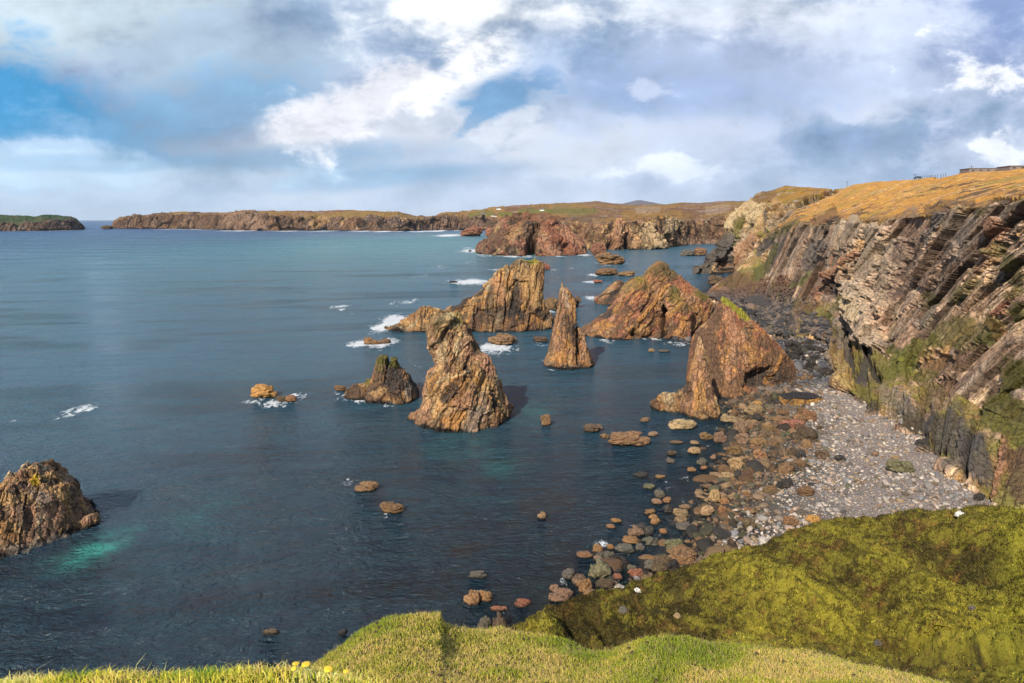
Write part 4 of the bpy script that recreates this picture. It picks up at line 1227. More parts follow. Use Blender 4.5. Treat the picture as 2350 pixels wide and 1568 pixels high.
coast('peninsula_land', Pp, 60.0, 0.30, 20, [('umber', 2), ('brown', 2.4), ('plum', 1.4), ('mauve', 1.6), ('tan', .6)], 280, M_FAR, Zp, veg=veg_far(br2, 290), stretch=2.2, wet=3)
# low rock off its tip is below with the rocks

# the green topped island on the left
ti = cr(*c7, [(-300, 135), (-100, 130), (0, 128), (130, 130), (170, 135), (200, 128), (270, 127), (340, 133), (368, 148), (384, 172), (395, 192), (398, 196)])
wi = [(x, y, float(YZ(x, y))) for x, y in cr(*c7, [(-300, 205), (0, 205), (200, 203.5), (330, 201), (399, 198)])]
bi = cr(*c7, [(-300, 170), (0, 167), (100, 170), (200, 166), (300, 160), (355, 158), (384, 176), (395, 194), (399, 197)])
gw = ([p[0] for p in wi], [p[2] for p in wi])
bi = [(x, y, np.interp(x, *gw) + 60) for x, y in bi]
ti = [(x, y, np.interp(x, *gw) + 300) for x, y in ti]
Pi = sheet([[(x, y + 3, Y * .995) for x, y, Y in wi], wi, bi, ti, [(x, y + 14, Y + 800) for x, y, Y in ti]], np.linspace(-140, 191, 420), [3, 50, 30, 4])


def veg_isl(P, Q, N, nz):
    by = np.interp(Q[0], [p[0] for p in bi], [p[1] for p in bi])
    g = np.broadcast_to(np.array((.045, .085, .028)), P.shape).copy()
    g = mixc(g, (.10, .10, .04), sst(nz, .0, .35) * .7)
    return sst(by - Q[1] + 6 * nz, -2, 3), g, .7


coast('island_land', Pi, 60.0, 0.28, 5, [('umber', 2), ('plum', 2), ('brown', 1), ('grey', 1)], 310, M_FAR, (), veg=veg_isl, stretch=2, wet=3)

# pale mountain far inland
mt = cr(*c8, [(1150, 120, 11000), (1220, 113, 11000), (1280, 96, 11000), (1330, 86, 11000), (1360, 88, 11000), (1400, 96, 11000), (1450, 104, 11000), (1500, 115, 11000), (1600, 122, 11000)])
Pm = sheet([[(x, 500, 9500) for x, y, Y in mt], mt, [(x, y + 5, 13000) for x, y, Y in mt]], np.linspace(1400, 1560, 120), [24, 10])
cm = np.broadcast_to(np.array((.16, .15, .17)), Pm.shape)
tag(mk('mountain', Pm + 20 * fbm(Pm / 300, 9, 4)[..., None], gfaces(*Pm.shape[:2]), cm, M_FAR, smooth=True), kind='structure')

# ------------------------------------------------------------------ rocks and boulders
rng = np.random.default_rng(7)


def ico(sub):
    import bmesh
    bm = bmesh.new()
    bmesh.ops.create_icosphere(bm, subdivisions=sub, radius=1.0)
    V = np.array([v.co[:] for v in bm.verts])
    Fc = np.array([[v.index for v in f.verts] for f in bm.faces])
    bm.free()
    return V, Fc


I5, F5 = ico(6)
I3, F3 = ico(5)
I1, F1_ = ico(2)


def stone_mesh(name, seed, jag=0.5, V=I3, Fc=F3, stretch=1.0, tilt=0, slab=.5, amp=(1, .45, .2), smooth=False):
    M = strata(tilt, 0, stretch)
    d, ids, crack = rocky(V, 1.1, M, seed, amp, (1, .42, .17), slab)
    sup = (np.abs(V) ** 3.2).sum(-1) ** (-1 / 3.2)     # boxier than a ball
    Q = V * (0.35 + 0.65 * sup)[:, None]
    Q = Q * (1 + jag * (d * 0.75 + 0.25 * fbm(V * 1.2, seed + 4, 2)))[:, None]
    Q = Q / np.abs(Q).max(0)
    return mk(name, Q, Fc, None, M_BOULDER, smooth=smooth, link=False)


JAG = [stone_mesh('jagged_stone', 500 + k, .85, stretch=1.6, tilt=20 * (k - 2)) for k in range(5)]
RND = [stone_mesh('round_stone', 600 + k, .72, slab=.12, amp=(1, .28, .1), smooth=True) for k in range(7)]
SLB = [stone_mesh('slab_stone', 700 + k, .55, stretch=.5, tilt=10 * k) for k in range(4)]
CK = dict(b=(.23, .135, .065), t=(.38, .26, .135), o=(.31, .165, .075), p=(.28, .175, .11), g=(.14, .125, .10), d=(.05, .046, .045), G=(.16, .15, .08), r=(.33, .14, .085), w=(.80, .78, .72), y=(.45, .25, .07), k=(.13, .09, .055))
CN = dict(b='brown', t='tan', o='orange brown', p='pinkish', g='grey', d='dark', G='greenish grey', r='red brown', w='white', y='ochre', k='dark brown')


def put_rock(view, box, ck, label=None, cat='boulder', kind='RND', group=None, name='boulder', on='water', sink=.28, idx=None, zoff=0.0, turn=None, hk=None, uniq=False):
    x0, y0, s = view
    (a, t), (b, d_) = cr(x0, y0, s, [box[:2], box[2:]])
    zf = 0.0
    Y = float(YZ((a + b) / 2, d_, 0))
    if on == 'ground':
        for _ in range(4):
            X = float(ray((a + b) / 2, d_)[0]) * Y
            zf = max(float(ground_z(np.array([X]), np.array([Y]))[0]), -.2)
            Y = float(YZ((a + b) / 2, d_, zf))
    w = (b - a) / F * Y / 2 * 1.10
    hpx = (d_ - t) / F
    dist = math.hypot(Y, H)
    sa, ca = H / dist, Y / dist
    dd = w * .72
    hz = (hpx * dist - 2 * dd * sa * .6) / ca
    if hz < w * .5:
        dd = max(w * .45, (hpx * dist - w * .5 * ca) / (2 * sa * .6))
        dd = min(dd, w * .9)
        hz = max((hpx * dist - 2 * dd * sa * .6) / ca, w * .35)
    Yc = Y + dd
    X = float(ray((a + b) / 2, (t + d_) / 2)[0]) * Yc
    if kind == 'RND' and rng.random() < .4:
        kind = 'JAG'
    pool = dict(RND=RND, JAG=JAG, SLB=SLB)[kind]
    i = int(rng.integers(len(pool))) if idx is None else idx
    me = pool[i % len(pool)]
    o = bpy.data.objects.new(name, me)
    COL.objects.link(o)
    full = hz / (1 - sink / 2)
    o.scale = (w * 1.03, dd * 1.03, full / 2)
    o.location = (X, Yc, zf + hz - full / 2 + zoff)
    o.rotation_euler = (0, 0, (math.pi if rng.random() < .5 else 0) if turn is None else turn)
    j = rng.uniform(.8, 1.2)
    cc = np.array(CK[ck]) * .82
    o.color = (cc[0] * j, cc[1] * j * rng.uniform(.94, 1.06), cc[2] * j * rng.uniform(.9, 1.1), 1)
    tag(o, label or f'{CN[ck]} boulder', cat, group)
    return o


c2 = (1100, 460, 2.614)
c5 = (600, 720, 2.614)
for view, box, ck, lab, kd in [
    (c2, (928, 405, 1112, 488), 'b', 'jagged brown rock islet in the bay between the domed headland and the red pyramid', 'JAG'),
    (c2, (895, 343, 988, 426), 'r', 'small red pointed rock at the right foot of the domed headland', 'JAG'),
    (c2, (930, 505, 1066, 560), 'b', 'flat topped brown rock with surf on its left, left one of two beyond the pyramid', 'JAG'),
    (c2, (1075, 527, 1180, 563), 'b', 'low brown rock humped in open water just right of a larger flat topped one', 'RND'),
    (c2, (910, 582, 968, 605), 'r', 'tiny reddish rock with white surf on its left side', 'RND'),
    (c2, (595, 684, 700, 778), 'b', 'brown rock ledge touching the right foot of the long ridge stack', 'JAG'),
    (c2, (690, 684, 828, 765), 'k', 'dark brown rock half hidden behind the needle stack', 'JAG'),
    (c2, (570, 474, 632, 522), 'r', 'reddish rock peeping out behind the summit of the long ridge stack', 'RND'),
    (c2, (242, 924, 416, 1006), 'b', 'brown block of rock with breaking surf in front of the long ridge stack', 'JAG'),
    (c2, (528, 940, 618, 986), 'k', 'small dark rock left of the foot of the needle stack', 'JAG'),
    (c2, (1262, 1018, 1300, 1048), 't', 'little tan rock in the dark water below the red pyramid', 'JAG'),
    (c2, (1325, 1026, 1400, 1050), 'g', 'flat grey rock awash in the dark water below the red pyramid', 'SLB'),
    (c2, (575, 1440, 650, 1520), 'b', 'egg shaped brown rock alone right of the tallest stack', 'RND'),
    (c2, (1210, 1460, 1270, 1498), 'p', 'small pinkish rock awash left of the pointed flake', 'RND'),
    (c2, (832, 1500, 966, 1566), 'k', 'flat dark brown rock awash between the tallest stack and the beach', 'JAG'),
    (c2, (1378, 1460, 1566, 1552), 't', 'broad tan boulder in front of the pointed flake', 'RND'),
    (c2, (66, 240, 202, 306), 'r', 'far dark rock stack before the green coast left of the domed headland', 'JAG'),
    (c2, (212, 252, 300, 306), 'r', 'far rock knoll touching the left foot of the domed headland', 'JAG'),
    (c2, (-8, 590, 45, 604), 'd', 'tiny black rock inside a patch of white surf', 'SLB'),
    (c2, (116, 392, 134, 404), 'd', 'black speck of rock in the surf left of the domed headland', 'RND'),
    (c2, (248, 408, 290, 422), 'd', 'black low rock in the surf below the domed headland', 'RND'),
    (c2, (1645, 548, 1740, 620), 'k', 'dark rock knob at the mouth of the inlet under the cream headland', 'JAG'),
    (c2, (1465, 385, 1560, 432), 'g', 'grey ledge of rocks at the left end of the distant stony cove', 'JAG'),
    (c2, (1540, 375, 1640, 430), 'b', 'brown ledge of rocks in the distant stony cove beside the cream headland', 'JAG'),
    (c5, (30, 568, 190, 668), 'y', 'ochre mossy block of rock with surf around it on the open sea', 'RND'),
    (c5, (190, 640, 268, 686), 'k', 'low dark jagged reef between an ochre block and an orange knob', 'JAG'),
    (c5, (255, 635, 328, 690), 'o', 'orange knob of rock at the right end of a small reef', 'JAG'),
    (c5, (560, 572, 638, 620), 'b', 'small brown rock just left of the short blocky stack', 'JAG'),
    (c5, (750, 268, 808, 318), 'o', 'orange rock knob standing in a ring of surf, left end of its reef', 'RND'),
    (c5, (805, 285, 865, 318), 'o', 'low orange middle of the reef ringed with surf', 'JAG'),
    (c5, (858, 278, 922, 314), 'b', 'brown right end of the reef ringed with surf', 'JAG'),
    (c5, (692, 1190, 846, 1272), 'b', 'brown craggy rock awash in open water below the tallest stack, upper one of two', 'JAG'),
    (c5, (846, 1325, 1006, 1408), 'b', 'brown craggy rock awash in open water, lower one of two', 'JAG'),
    (c5, (1862, 1388, 1920, 1440), 'p', 'small pink rock barely breaking the surface', 'RND'),
]:
    put_rock(view, box, ck, lab, 'rock', kd, name='sea_rock')
c6 = (0, 1060, 1.808)
put_rock(c7, (482, 176, 534, 196), 'k', 'low dark skerry off the tip of the long far peninsula', 'rock', 'JAG', name='sea_rock')
for view, box, ck, lab, kd in [
    (c6, (2066, 606, 2150, 642), 'g', 'cracked grey rock just under the surface in front of the grassy slope', 'JAG'),
    (c6, (2045, 700, 2125, 766), 'o', 'orange boulder awash, left half of a touching pair near the grassy mound', 'RND'),
    (c6, (2105, 692, 2173, 748), 'o', 'smaller orange boulder awash, right half of a touching pair near the grassy mound', 'RND'),
    (c6, (2265, 732, 2342, 774), 'r', 'red brown flat rock awash above the grassy mound', 'JAG'),
    (c6, (2105, 812, 2167, 880), 'g', 'pointed grey boulder peeping over the grassy mound', 'JAG'),
    (c6, (2165, 800, 2237, 875), 'k', 'round brown boulder peeping over the grassy mound', 'RND'),
    (c6, (1155, 866, 1232, 892), 'k', 'dark flat rock just under the surface near the bottom left', 'SLB'),
    (c6, (1490, 866, 1530, 892), 'd', 'small dark rock awash left of the grassy mound', 'RND'),
    (c6, (2150, 762, 2240, 790), 'r', 'reddish weedy rock barely awash right of the orange pair', 'JAG')]:
    put_rock(view, box, ck, lab, 'rock', kd, name='sea_rock', sink=.5)

d5 = (1340, 1050, 3.074)
T = [((385, 25, 460, 72), 'b', 'RND', 'small brown boulder between a flat dark rock and a tan mound in the water'), ((440, 0, 748, 135), 'b', 'JAG', 'large craggy tan mound of rock standing in the water off the beach'),
     ((742, 10, 820, 56), 'p', 'RND', 'pinkish boulder awash touching the right end of the craggy mound'), ((910, 78, 1005, 112), 'b', 'SLB', 'flat brown slab awash right of the craggy mound'),
     ((878, 155, 958, 200), 'k', 'JAG', 'dark brown block directly above a round grey boulder'), ((882, 205, 950, 257), 'g', 'RND', 'round grey boulder directly below a dark brown block'),
     ((1058, 80, 1135, 118), 't', 'RND', 'small tan boulder above a squarish tan one'), ((1043, 125, 1140, 190), 't', 'RND', 'squarish tan boulder standing in shallow water'),
     ((1220, 178, 1275, 205), 'o', 'RND', 'small orange stone awash left of the brown tideline boulders'), ((1240, 237, 1296, 264), 'o', 'RND', 'orange stone awash right of a rounded grey boulder'),
     ((1112, 210, 1188, 276), 'g', 'RND', 'rounded grey boulder with a small orange one at its foot'), ((1135, 268, 1190, 306), 'o', 'RND', 'small orange boulder at the foot of a grey one'),
     ((1036, 275, 1102, 322), 'o', 'RND', 'orange brown boulder left of the grey and orange pair'), ((635, 318, 748, 366), 'd', 'JAG', 'black wedge shaped rock awash left of the boulder field'),
     ((788, 340, 875, 374), 'o', 'SLB', 'flat orange slab barely under water'), ((705, 400, 805, 452), 'G', 'RND', 'greenish grey boulder just under the surface'),
     ((785, 448, 872, 524), 'g', 'RND', 'striped grey boulder above two pinkish ones'), ((765, 515, 850, 570), 'p', 'RND', 'pinkish boulder below a striped grey one'),
     ((857, 505, 920, 560), 'o', 'RND', 'orange boulder right of the pinkish one under the striped grey boulder'), ((855, 560, 935, 636), 'd', 'RND', 'dark grey boulder left of a tan leaning pair'),
     ((930, 588, 1045, 668), 't', 'RND', 'smooth tan boulder leaning on another in shallow water'), ((940, 650, 1040, 712), 'p', 'RND', 'pinkish boulder below the smooth tan one'),
     ((975, 562, 1068, 608), 'p', 'SLB', 'flat pink slab awash above the smooth tan boulder'), ((1130, 568, 1242, 662), 't', 'RND', 'big pale cream boulder alone in clear shallows beside the shingle'),
     ((1198, 442, 1287, 562), 't', 'RND', 'tall tan boulder standing at the edge of the shingle'), ((1283, 505, 1350, 570), 'o', 'RND', 'orange boulder right of the tall tan one'),
     ((1262, 570, 1328, 642), 'o', 'RND', 'orange boulder right of the pale cream boulder'), ((1145, 410, 1242, 454), 'b', 'SLB', 'long brown stone lying above the tall tan boulder'),
     ((1280, 312, 1400, 374), 't', 'RND', 'tan boulder like a loaf at the water edge'), ((1345, 205, 1475, 304), 't', 'RND', 'large tan boulder with dark pits at the tideline'),
     ((1335, 118, 1460, 202), 'b', 'RND', 'brown boulder with a sloping top at the tideline'), ((1130, 12, 1235, 88), 'b', 'JAG', 'rugged brown boulder in the water below the pointed flake'),
     ((1232, 2, 1330, 110), 'p', 'JAG', 'wedge shaped pinkish boulder beside a rugged brown one'), ((1425, 178, 1510, 212), 'o', 'SLB', 'thin orange slab lying between tideline boulders'),
     ((655, 700, 732, 762), 'd', 'RND', 'black boulder with its twin at its lower right'), ((712, 722, 788, 802), 'd', 'RND', 'black boulder with its twin at its upper left'),
     ((713, 590, 805, 646), 'o', 'RND', 'orange boulder topping a chain of three'), ((745, 635, 815, 680), 'o', 'RND', 'orange boulder in the middle of a chain of three'), ((760, 660, 835, 722), 'o', 'RND', 'orange boulder at the bottom of a chain of three'),
     ((463, 660, 545, 706), 'o', 'RND', 'orange boulder awash, upper one of a pair far left of the boulder field'), ((425, 708, 500, 752), 'o', 'RND', 'orange boulder awash, lower one of a pair far left of the boulder field'),
     ((578, 725, 712, 814), 'p', 'RND', 'large pinkish boulder left of the black twins'), ((545, 805, 690, 872), 'o', 'RND', 'orange slab like boulder below the large pinkish one'),
     ((700, 802, 835, 887), 'g', 'RND', 'orange and grey striped boulder below the black twins'), ((648, 848, 716, 916), 'g', 'JAG', 'small grey pointed boulder left of the striped one'),
     ((490, 865, 650, 932), 'g', 'SLB', 'flat greenish slab sloping into the water'), ((950, 695, 1072, 770), 'g', 'SLB', 'layered grey slab leaning in shallow water'),
     ((1060, 695, 1122, 744), 'p', 'RND', 'pink boulder at the right end of the layered grey slab'), ((825, 742, 888, 792), 'o', 'RND', 'pale orange stone alone right of the black twins'),
     ((322, 855, 408, 932), 'o', 'JAG', 'orange boulder left of the flat greenish slab'), ((430, 858, 490, 910), 'o', 'RND', 'rust coloured round boulder above the flat greenish slab'),
     ((205, 920, 330, 974), 'o', 'SLB', 'flat ochre slab at the left end of the boulder field'), ((325, 945, 405, 990), 'p', 'RND', 'pink boulder right of the flat ochre slab'),
     ((400, 915, 490, 1002), 'g', 'JAG', 'dark grey angular boulder above the big rounded grey green one'), ((480, 978, 552, 1027), 'o', 'RND', 'pinkish orange boulder right of the big rounded grey green one'),
     ((285, 988, 468, 1138), 'G', 'RND', 'big rounded grey green boulder near the grassy slope'), ((478, 1080, 553, 1137), 'r', 'RND', 'smooth red boulder at the foot of the big grey green one'),
     ((450, 1045, 550, 1092), 'd', 'SLB', 'dark slab between the grey green boulder and the smooth red one'), ((207, 1125, 328, 1237), 'o', 'RND', 'rounded rust orange boulder just above the grassy crest'),
     ((370, 1120, 490, 1205), 'k', 'JAG', 'layered dark brown rock on the grassy crest beside the orange boulder'), ((590, 1045, 712, 1122), 'r', 'RND', 'reddish boulder resting just above the grassy crest'),
     ((705, 975, 825, 1062), 'g', 'JAG', 'grey cracked boulder left of the great brown one'), ((765, 945, 925, 1092), 'k', 'JAG', 'dark brown slanting boulder under the great brown one'),
     ((862, 820, 1015, 922), 'G', 'RND', 'greenish grey dome shaped boulder behind the great brown one'), ((888, 868, 1112, 1037), 'b', 'RND', 'great brown boulder with a flat slanting top, largest in the boulder field'),
     ((740, 950, 830, 1002), 'o', 'RND', 'orange boulder wedged left of the dark slanting one'), ((-10, 1200, 182, 1315), 'p', 'JAG', 'broad pink slab of rock at the left end of the grassy crest'),
     ((0, 1165, 75, 1226), 'p', 'SLB', 'flat pink rock awash left of the broad pink slab'), ((98, 1050, 195, 1135), 'g', 'RND', 'striped grey boulder half under water above the pink slab'),
     ((585, 1012, 660, 1075), 'g', 'RND', 'pale grey boulder half under water above the reddish one')]
for box, ck, kd, lab in T:
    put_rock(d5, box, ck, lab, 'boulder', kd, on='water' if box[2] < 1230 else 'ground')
d7 = (1560, 700, 3.92)
T = [((785, 1215, 960, 1318), 't', 'RND', 'pale tan flat topped boulder right of the pointed flake'), ((1010, 1120, 1200, 1245), 't', 'RND', 'big pale tan boulder in the shore rubble under the red fin'), ((1085, 1088, 1180, 1145), 'y', 'RND', 'ochre boulder perched on a big pale tan one'),
     ((955, 1115, 1040, 1176), 't', 'RND', 'small tan boulder left of the big pale one under the fin'), ((850, 1180, 965, 1232), 't', 'SLB', 'tan slab behind the flat topped boulder'),
     ((1315, 1172, 1440, 1246), 'b', 'RND', 'brown boulder under the left end of the huge black topped slab'),
     ((1255, 1238, 1465, 1302), 'b', 'SLB', 'long brown slab below the huge black topped one'), ((1475, 1212, 1560, 1282), 'o', 'RND', 'orange boulder between two larger ones below the huge slab'),
     ((1570, 1172, 1700, 1296), 'o', 'JAG', 'orange brown kite shaped boulder at the edge of the pale shingle'), ((1325, 1270, 1580, 1378), 'r', 'SLB', 'wide red brown pitted slab below the huge black topped one'),
     ((1175, 1315, 1295, 1406), 'b', 'RND', 'round brown boulder left of the pitted slab'), ((1060, 1275, 1145, 1322), 't', 'RND', 'small tan boulder right of the flat topped one'),
     ((905, 1265, 1062, 1420), 'p', 'JAG', 'jagged upright pink rock in the tideline rubble'), ((920, 1400, 1080, 1530), 'p', 'JAG', 'jagged pink rock below the upright one'), ((1060, 1440, 1230, 1532), 'b', 'JAG', 'craggy brown boulder in the tideline rubble below the fin'),
     ((1240, 1450, 1350, 1532), 'b', 'JAG', 'brown boulder beside the craggy one in the tideline rubble'), ((505, 215, 612, 312), 'g', 'JAG', 'large grey slab in the gap between the red pyramid and the fin, left one'),
     ((585, 185, 682, 285), 'g', 'JAG', 'large grey slab in the gap between the red pyramid and the fin, right one'), ((490, 325, 580, 382), 'g', 'JAG', 'grey slab below the two large ones beside the red pyramid'),
     ((1160, 330, 1260, 400), 'd', 'JAG', 'dark angular boulder behind the shoulder of the fin'), ((1240, 370, 1350, 450), 'p', 'JAG', 'pale pinkish topped boulder in the dark scree behind the fin'), ((1330, 370, 1420, 440), 'd', 'JAG', 'dark flat boulder right of a pale topped one in the scree'),
     ((1265, 332, 1305, 372), 'p', 'RND', 'small pink stone on top of the dark scree behind the fin'), ((1440, 610, 1520, 670), 'k', 'JAG', 'brown boulder at the right edge of the fin in the gully')]
for box, ck, kd, lab in T:
    put_rock(d7, box, ck, lab, 'boulder', kd, on='ground')
T = [((1360, 450, 1490, 532), 'G', 'RND', 'greenish lichen covered boulder alone on the pale shingle'), ((1385, 430, 1422, 456), 't', 'RND', 'small cream stone behind the greenish boulder on the shingle'), ((1500, 350, 1572, 392), 'd', 'JAG', 'black rock at the foot of the cliff beside the shingle'),
     ((1000, 405, 1080, 456), 'k', 'JAG', 'brown boulder at the upper edge of the dark tideline band'), ((1100, 430, 1150, 466), 'd', 'RND', 'dark boulder standing on the shingle right of the brown tideline band'), ((640, 745, 702, 806), 'k', 'RND', 'dark brown boulder on the shingle near the grassy slope'),
     ((835, 730, 915, 790), 'b', 'RND', 'brown boulder on the shingle directly above the grassy crest'), ((955, 730, 1025, 776), 'y', 'RND', 'ochre boulder on the shingle right of the brown one above the grassy crest'), ((905, 700, 970, 742), 'g', 'RND', 'smooth grey boulder behind the brown and ochre pair'),
     ((740, 585, 812, 632), 'b', 'RND', 'brown boulder half buried in pale shingle near the water'), ((830, 545, 892, 602), 'd', 'RND', 'dark boulder in the tideline band near the half buried brown one'), ((910, 590, 997, 642), 'b', 'SLB', 'flat brown boulder bedded in the middle of the shingle'),
     ((1790, 625, 1850, 665), 'd', 'JAG', 'black rock where the cliff meets the grassy crest'), ((1950, 640, 2002, 682), 'p', 'JAG', 'pink rock at the cliff foot near the right edge above the grassy slope'), ((600, 560, 640, 596), 'b', 'RND', 'small brown boulder at the water side of the shingle'),
     ((960, 570, 1010, 590), 'd', 'SLB', 'dark flat stone on the shingle above the flat brown boulder'), ((690, 400, 762, 460), 'o', 'RND', 'orange brown boulder in the brown tideline band'), ((600, 460, 655, 500), 'b', 'RND', 'brown boulder left of the orange one at the tideline')]
for box, ck, kd, lab in T:
    put_rock(c4, box, ck, lab, 'boulder', kd, on='ground')

# smaller loose boulders, scattered
def scatter(n, poly, size, cks, label, group, kd=('RND',), sub=0.0):
    P = np.array(poly, float)
    x0, x1, y0, y1 = P[:, 0].min(), P[:, 0].max(), P[:, 1].min(), P[:, 1].max()
    k = 0
    while k < n:
        x, y = rng.uniform(x0, x1), rng.uniform(y0, y1)
        ins = False
        for i in range(len(P)):
            (ax, ay), (bx, by) = P[i], P[(i + 1) % len(P)]
            if (ay > y) != (by > y) and x < ax + (y - ay) * (bx - ax) / (by - ay):
                ins = not ins
        if not ins:
            continue
        k += 1
        Y = float(YZ(x, y, 1.0))
        X = float(ray(x, y)[0]) * Y
        z = float(ground_z(np.array([X]), np.array([Y]))[0])
        Y = float(YZ(x, y, z))
        X = float(ray(x, y)[0]) * Y
        r = size * float(np.exp(rng.normal(0, .5)))
        kk = kd[int(rng.integers(len(kd)))]
        pool = dict(RND=RND, JAG=JAG, SLB=SLB)[kk]
        o = bpy.data.objects.new('boulder', pool[int(rng.integers(len(pool)))])
        COL.objects.link(o)
        o.scale = (r * rng.uniform(.8, 1.25), r * rng.uniform(.6, 1.1), r * rng.uniform(.6, 1.0))
        o.location = (X, Y, z + r * (.25 - sub))
        o.rotation_euler = (rng.uniform(-.3, .3), rng.uniform(-.3, .3), rng.uniform(0, 6.28))
        cc = CK[cks[int(rng.integers(len(cks)))]]
        j = rng.uniform(.45, 1.0)
        o.color = (cc[0] * j, cc[1] * j, cc[2] * j, 1)
        tag(o, label, 'boulder', group)


scatter(80, [(1640, 960), (1720, 960), (1860, 930), (1890, 1000), (1800, 1110), (1720, 1200), (1670, 1180), (1665, 1100)], .85, 'bkkdbo', 'brown weedy boulder lying in the dark tideline band of the beach', 'boulders in the dark tideline band', ('RND', 'JAG'))
scatter(40, [(1590, 690), (1700, 690), (1760, 760), (1880, 790), (1900, 870), (1840, 860), (1760, 760), (1700, 700)], 1.25, 'dddgdk', 'dark angular boulder in the scree of the gully behind the red fin', 'dark boulders in the gully behind the fin', ('JAG', 'SLB'))
scatter(16, [(1500, 762), (1560, 745), (1600, 760), (1590, 795), (1520, 782)], .9, 'gdkg', 'grey boulder piled at the water between the red pyramid and the fin', 'grey boulders between the pyramid and the fin', ('JAG',))
scatter(34, [(1330, 1290), (1420, 1200), (1480, 1140), (1600, 1120), (1640, 1180), (1600, 1250), (1450, 1320), (1300, 1370)], .62, 'ooppgdb', 'small stone awash in the shallows among the larger boulders', 'small stones awash in the shallows', ('RND', 'SLB'), sub=.1)
scatter(30, [(1620, 1000), (1700, 985), (1700, 1060), (1650, 1110), (1560, 1070), (1560, 1000)], .6, 'obppk', 'small brown or pink stone awash below the pointed flake', 'small stones awash below the pointed flake', ('RND', 'SLB'), sub=.1)

# the shingle: far too many to count
def shingle(n, seed):
    r = np.random.default_rng(seed)
    pts = []
    while sum(len(p) for p in pts) < n:
        x = r.uniform(10, 125, 40000)
        y = r.uniform(76, 285, 40000)
        sd = land_sd(x, y)
        keep = (sd > -5) & (sd < 62) & (r.random(40000) < np.clip(1.2 - (y - 80) / 260, .12, 1)) & (r.random(40000) < np.where(sd < 1, .35, 1))
        qx, qy = proj(np.stack([x, y, np.maximum(0.1 * sd, 0)], -1))
        by = np.interp(qx, [p[0] for p in base_r], [p[1] for p in base_r])
        keep &= (qy > by - 14) & (qx < 2420)
        pts.append(np.stack([x, y], -1)[keep])
    p = np.concatenate(pts)[:n]
    z = ground_z(p[:, 0], p[:, 1])
    sd = land_sd(p[:, 0], p[:, 1])
    q = proj(np.stack([p[:, 0], p[:, 1], z], -1))
    size = .20 * np.exp(r.normal(0, .42, n)) * (1 + 1.0 * (q[1] < 905)) * (1 + .5 * r.random(n) * (sd < 9))
    w = fbm(np.stack([p[:, 0], p[:, 1], 0 * z], -1) / 7, 61, 3)
    size *= 1 - .45 * sst(w + (sd - 30) * .02, .05, .3)
    pal = np.array([(.46, .42, .39), (.36, .34, .33), (.27, .27, .29), (.55, .50, .46), (.44, .33, .27), (.34, .29, .25), (.23, .24, .26), (.62, .56, .50), (.40, .30, .20)])
    c = pal[r.integers(len(pal), size=n)] * r.uniform(.6, 1.0, (n, 1)) * np.array([1.0, .96, .90])
    dark = np.array([(.10, .065, .04), (.15, .095, .05), (.06, .05, .045), (.20, .12, .065), (.09, .09, .05)])[r.integers(5, size=n)]
    wd = fbm(np.stack([p[:, 0], p[:, 1], 0 * z], -1) / 5, 62, 3)
    kd = 1 - sst(sd + 9 * wd + (q[1] - 1060) * .045, 6, 15)
    kd = np.maximum(kd, .55 * np.exp(-((sd + 5 * wd - 23) / 1.6) ** 2))
    kd = np.maximum(kd, .35 * sst(wd, .1, .4))
    kd = np.where(r.random(n) < kd, 1.0, 0) * .85
    c = c * (1 - kd[:, None]) + dark * kd[:, None]
    sl = np.array([(.07, .07, .08), (.12, .12, .13), (.05, .05, .055), (.17, .15, .14)])[r.integers(4, size=n)]
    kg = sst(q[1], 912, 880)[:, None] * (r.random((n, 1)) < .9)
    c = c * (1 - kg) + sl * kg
    V0 = I1
    th = r.uniform(0, 6.28, n)
    sx, sy, sz = size * r.uniform(.85, 1.4, n), size * r.uniform(.75, 1.1, n), size * r.uniform(.45, .85, n)
    lump = 1 + .16 * fbm(V0[None] * .9 + r.uniform(0, 100, (n, 1, 3)), 3, 1)
    V = V0[None] * lump[..., None] * np.stack([sx, sy, sz], -1)[:, None]
    cs, sn = np.cos(th)[:, None], np.sin(th)[:, None]
    tl = r.normal(0, .3, (n, 1))
    x, y, zz = V[..., 0], V[..., 1], V[..., 2]
    zz = zz + x * tl
    X = x * cs - y * sn + p[:, 0:1]
    Yv = x * sn + y * cs + p[:, 1:2]
    Z = zz + z[:, None] + (sz * r.uniform(.1, .75, n))[:, None]
    V = np.stack([X, Yv, Z], -1)
    Fc = (F1_[None] + (np.arange(n) * len(V0))[:, None, None]).reshape(-1, 3)
    C = np.repeat(c[:, None], len(V0), 1)
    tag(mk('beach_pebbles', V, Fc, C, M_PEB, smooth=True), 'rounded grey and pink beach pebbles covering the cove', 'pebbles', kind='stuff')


shingle(20000, 5)

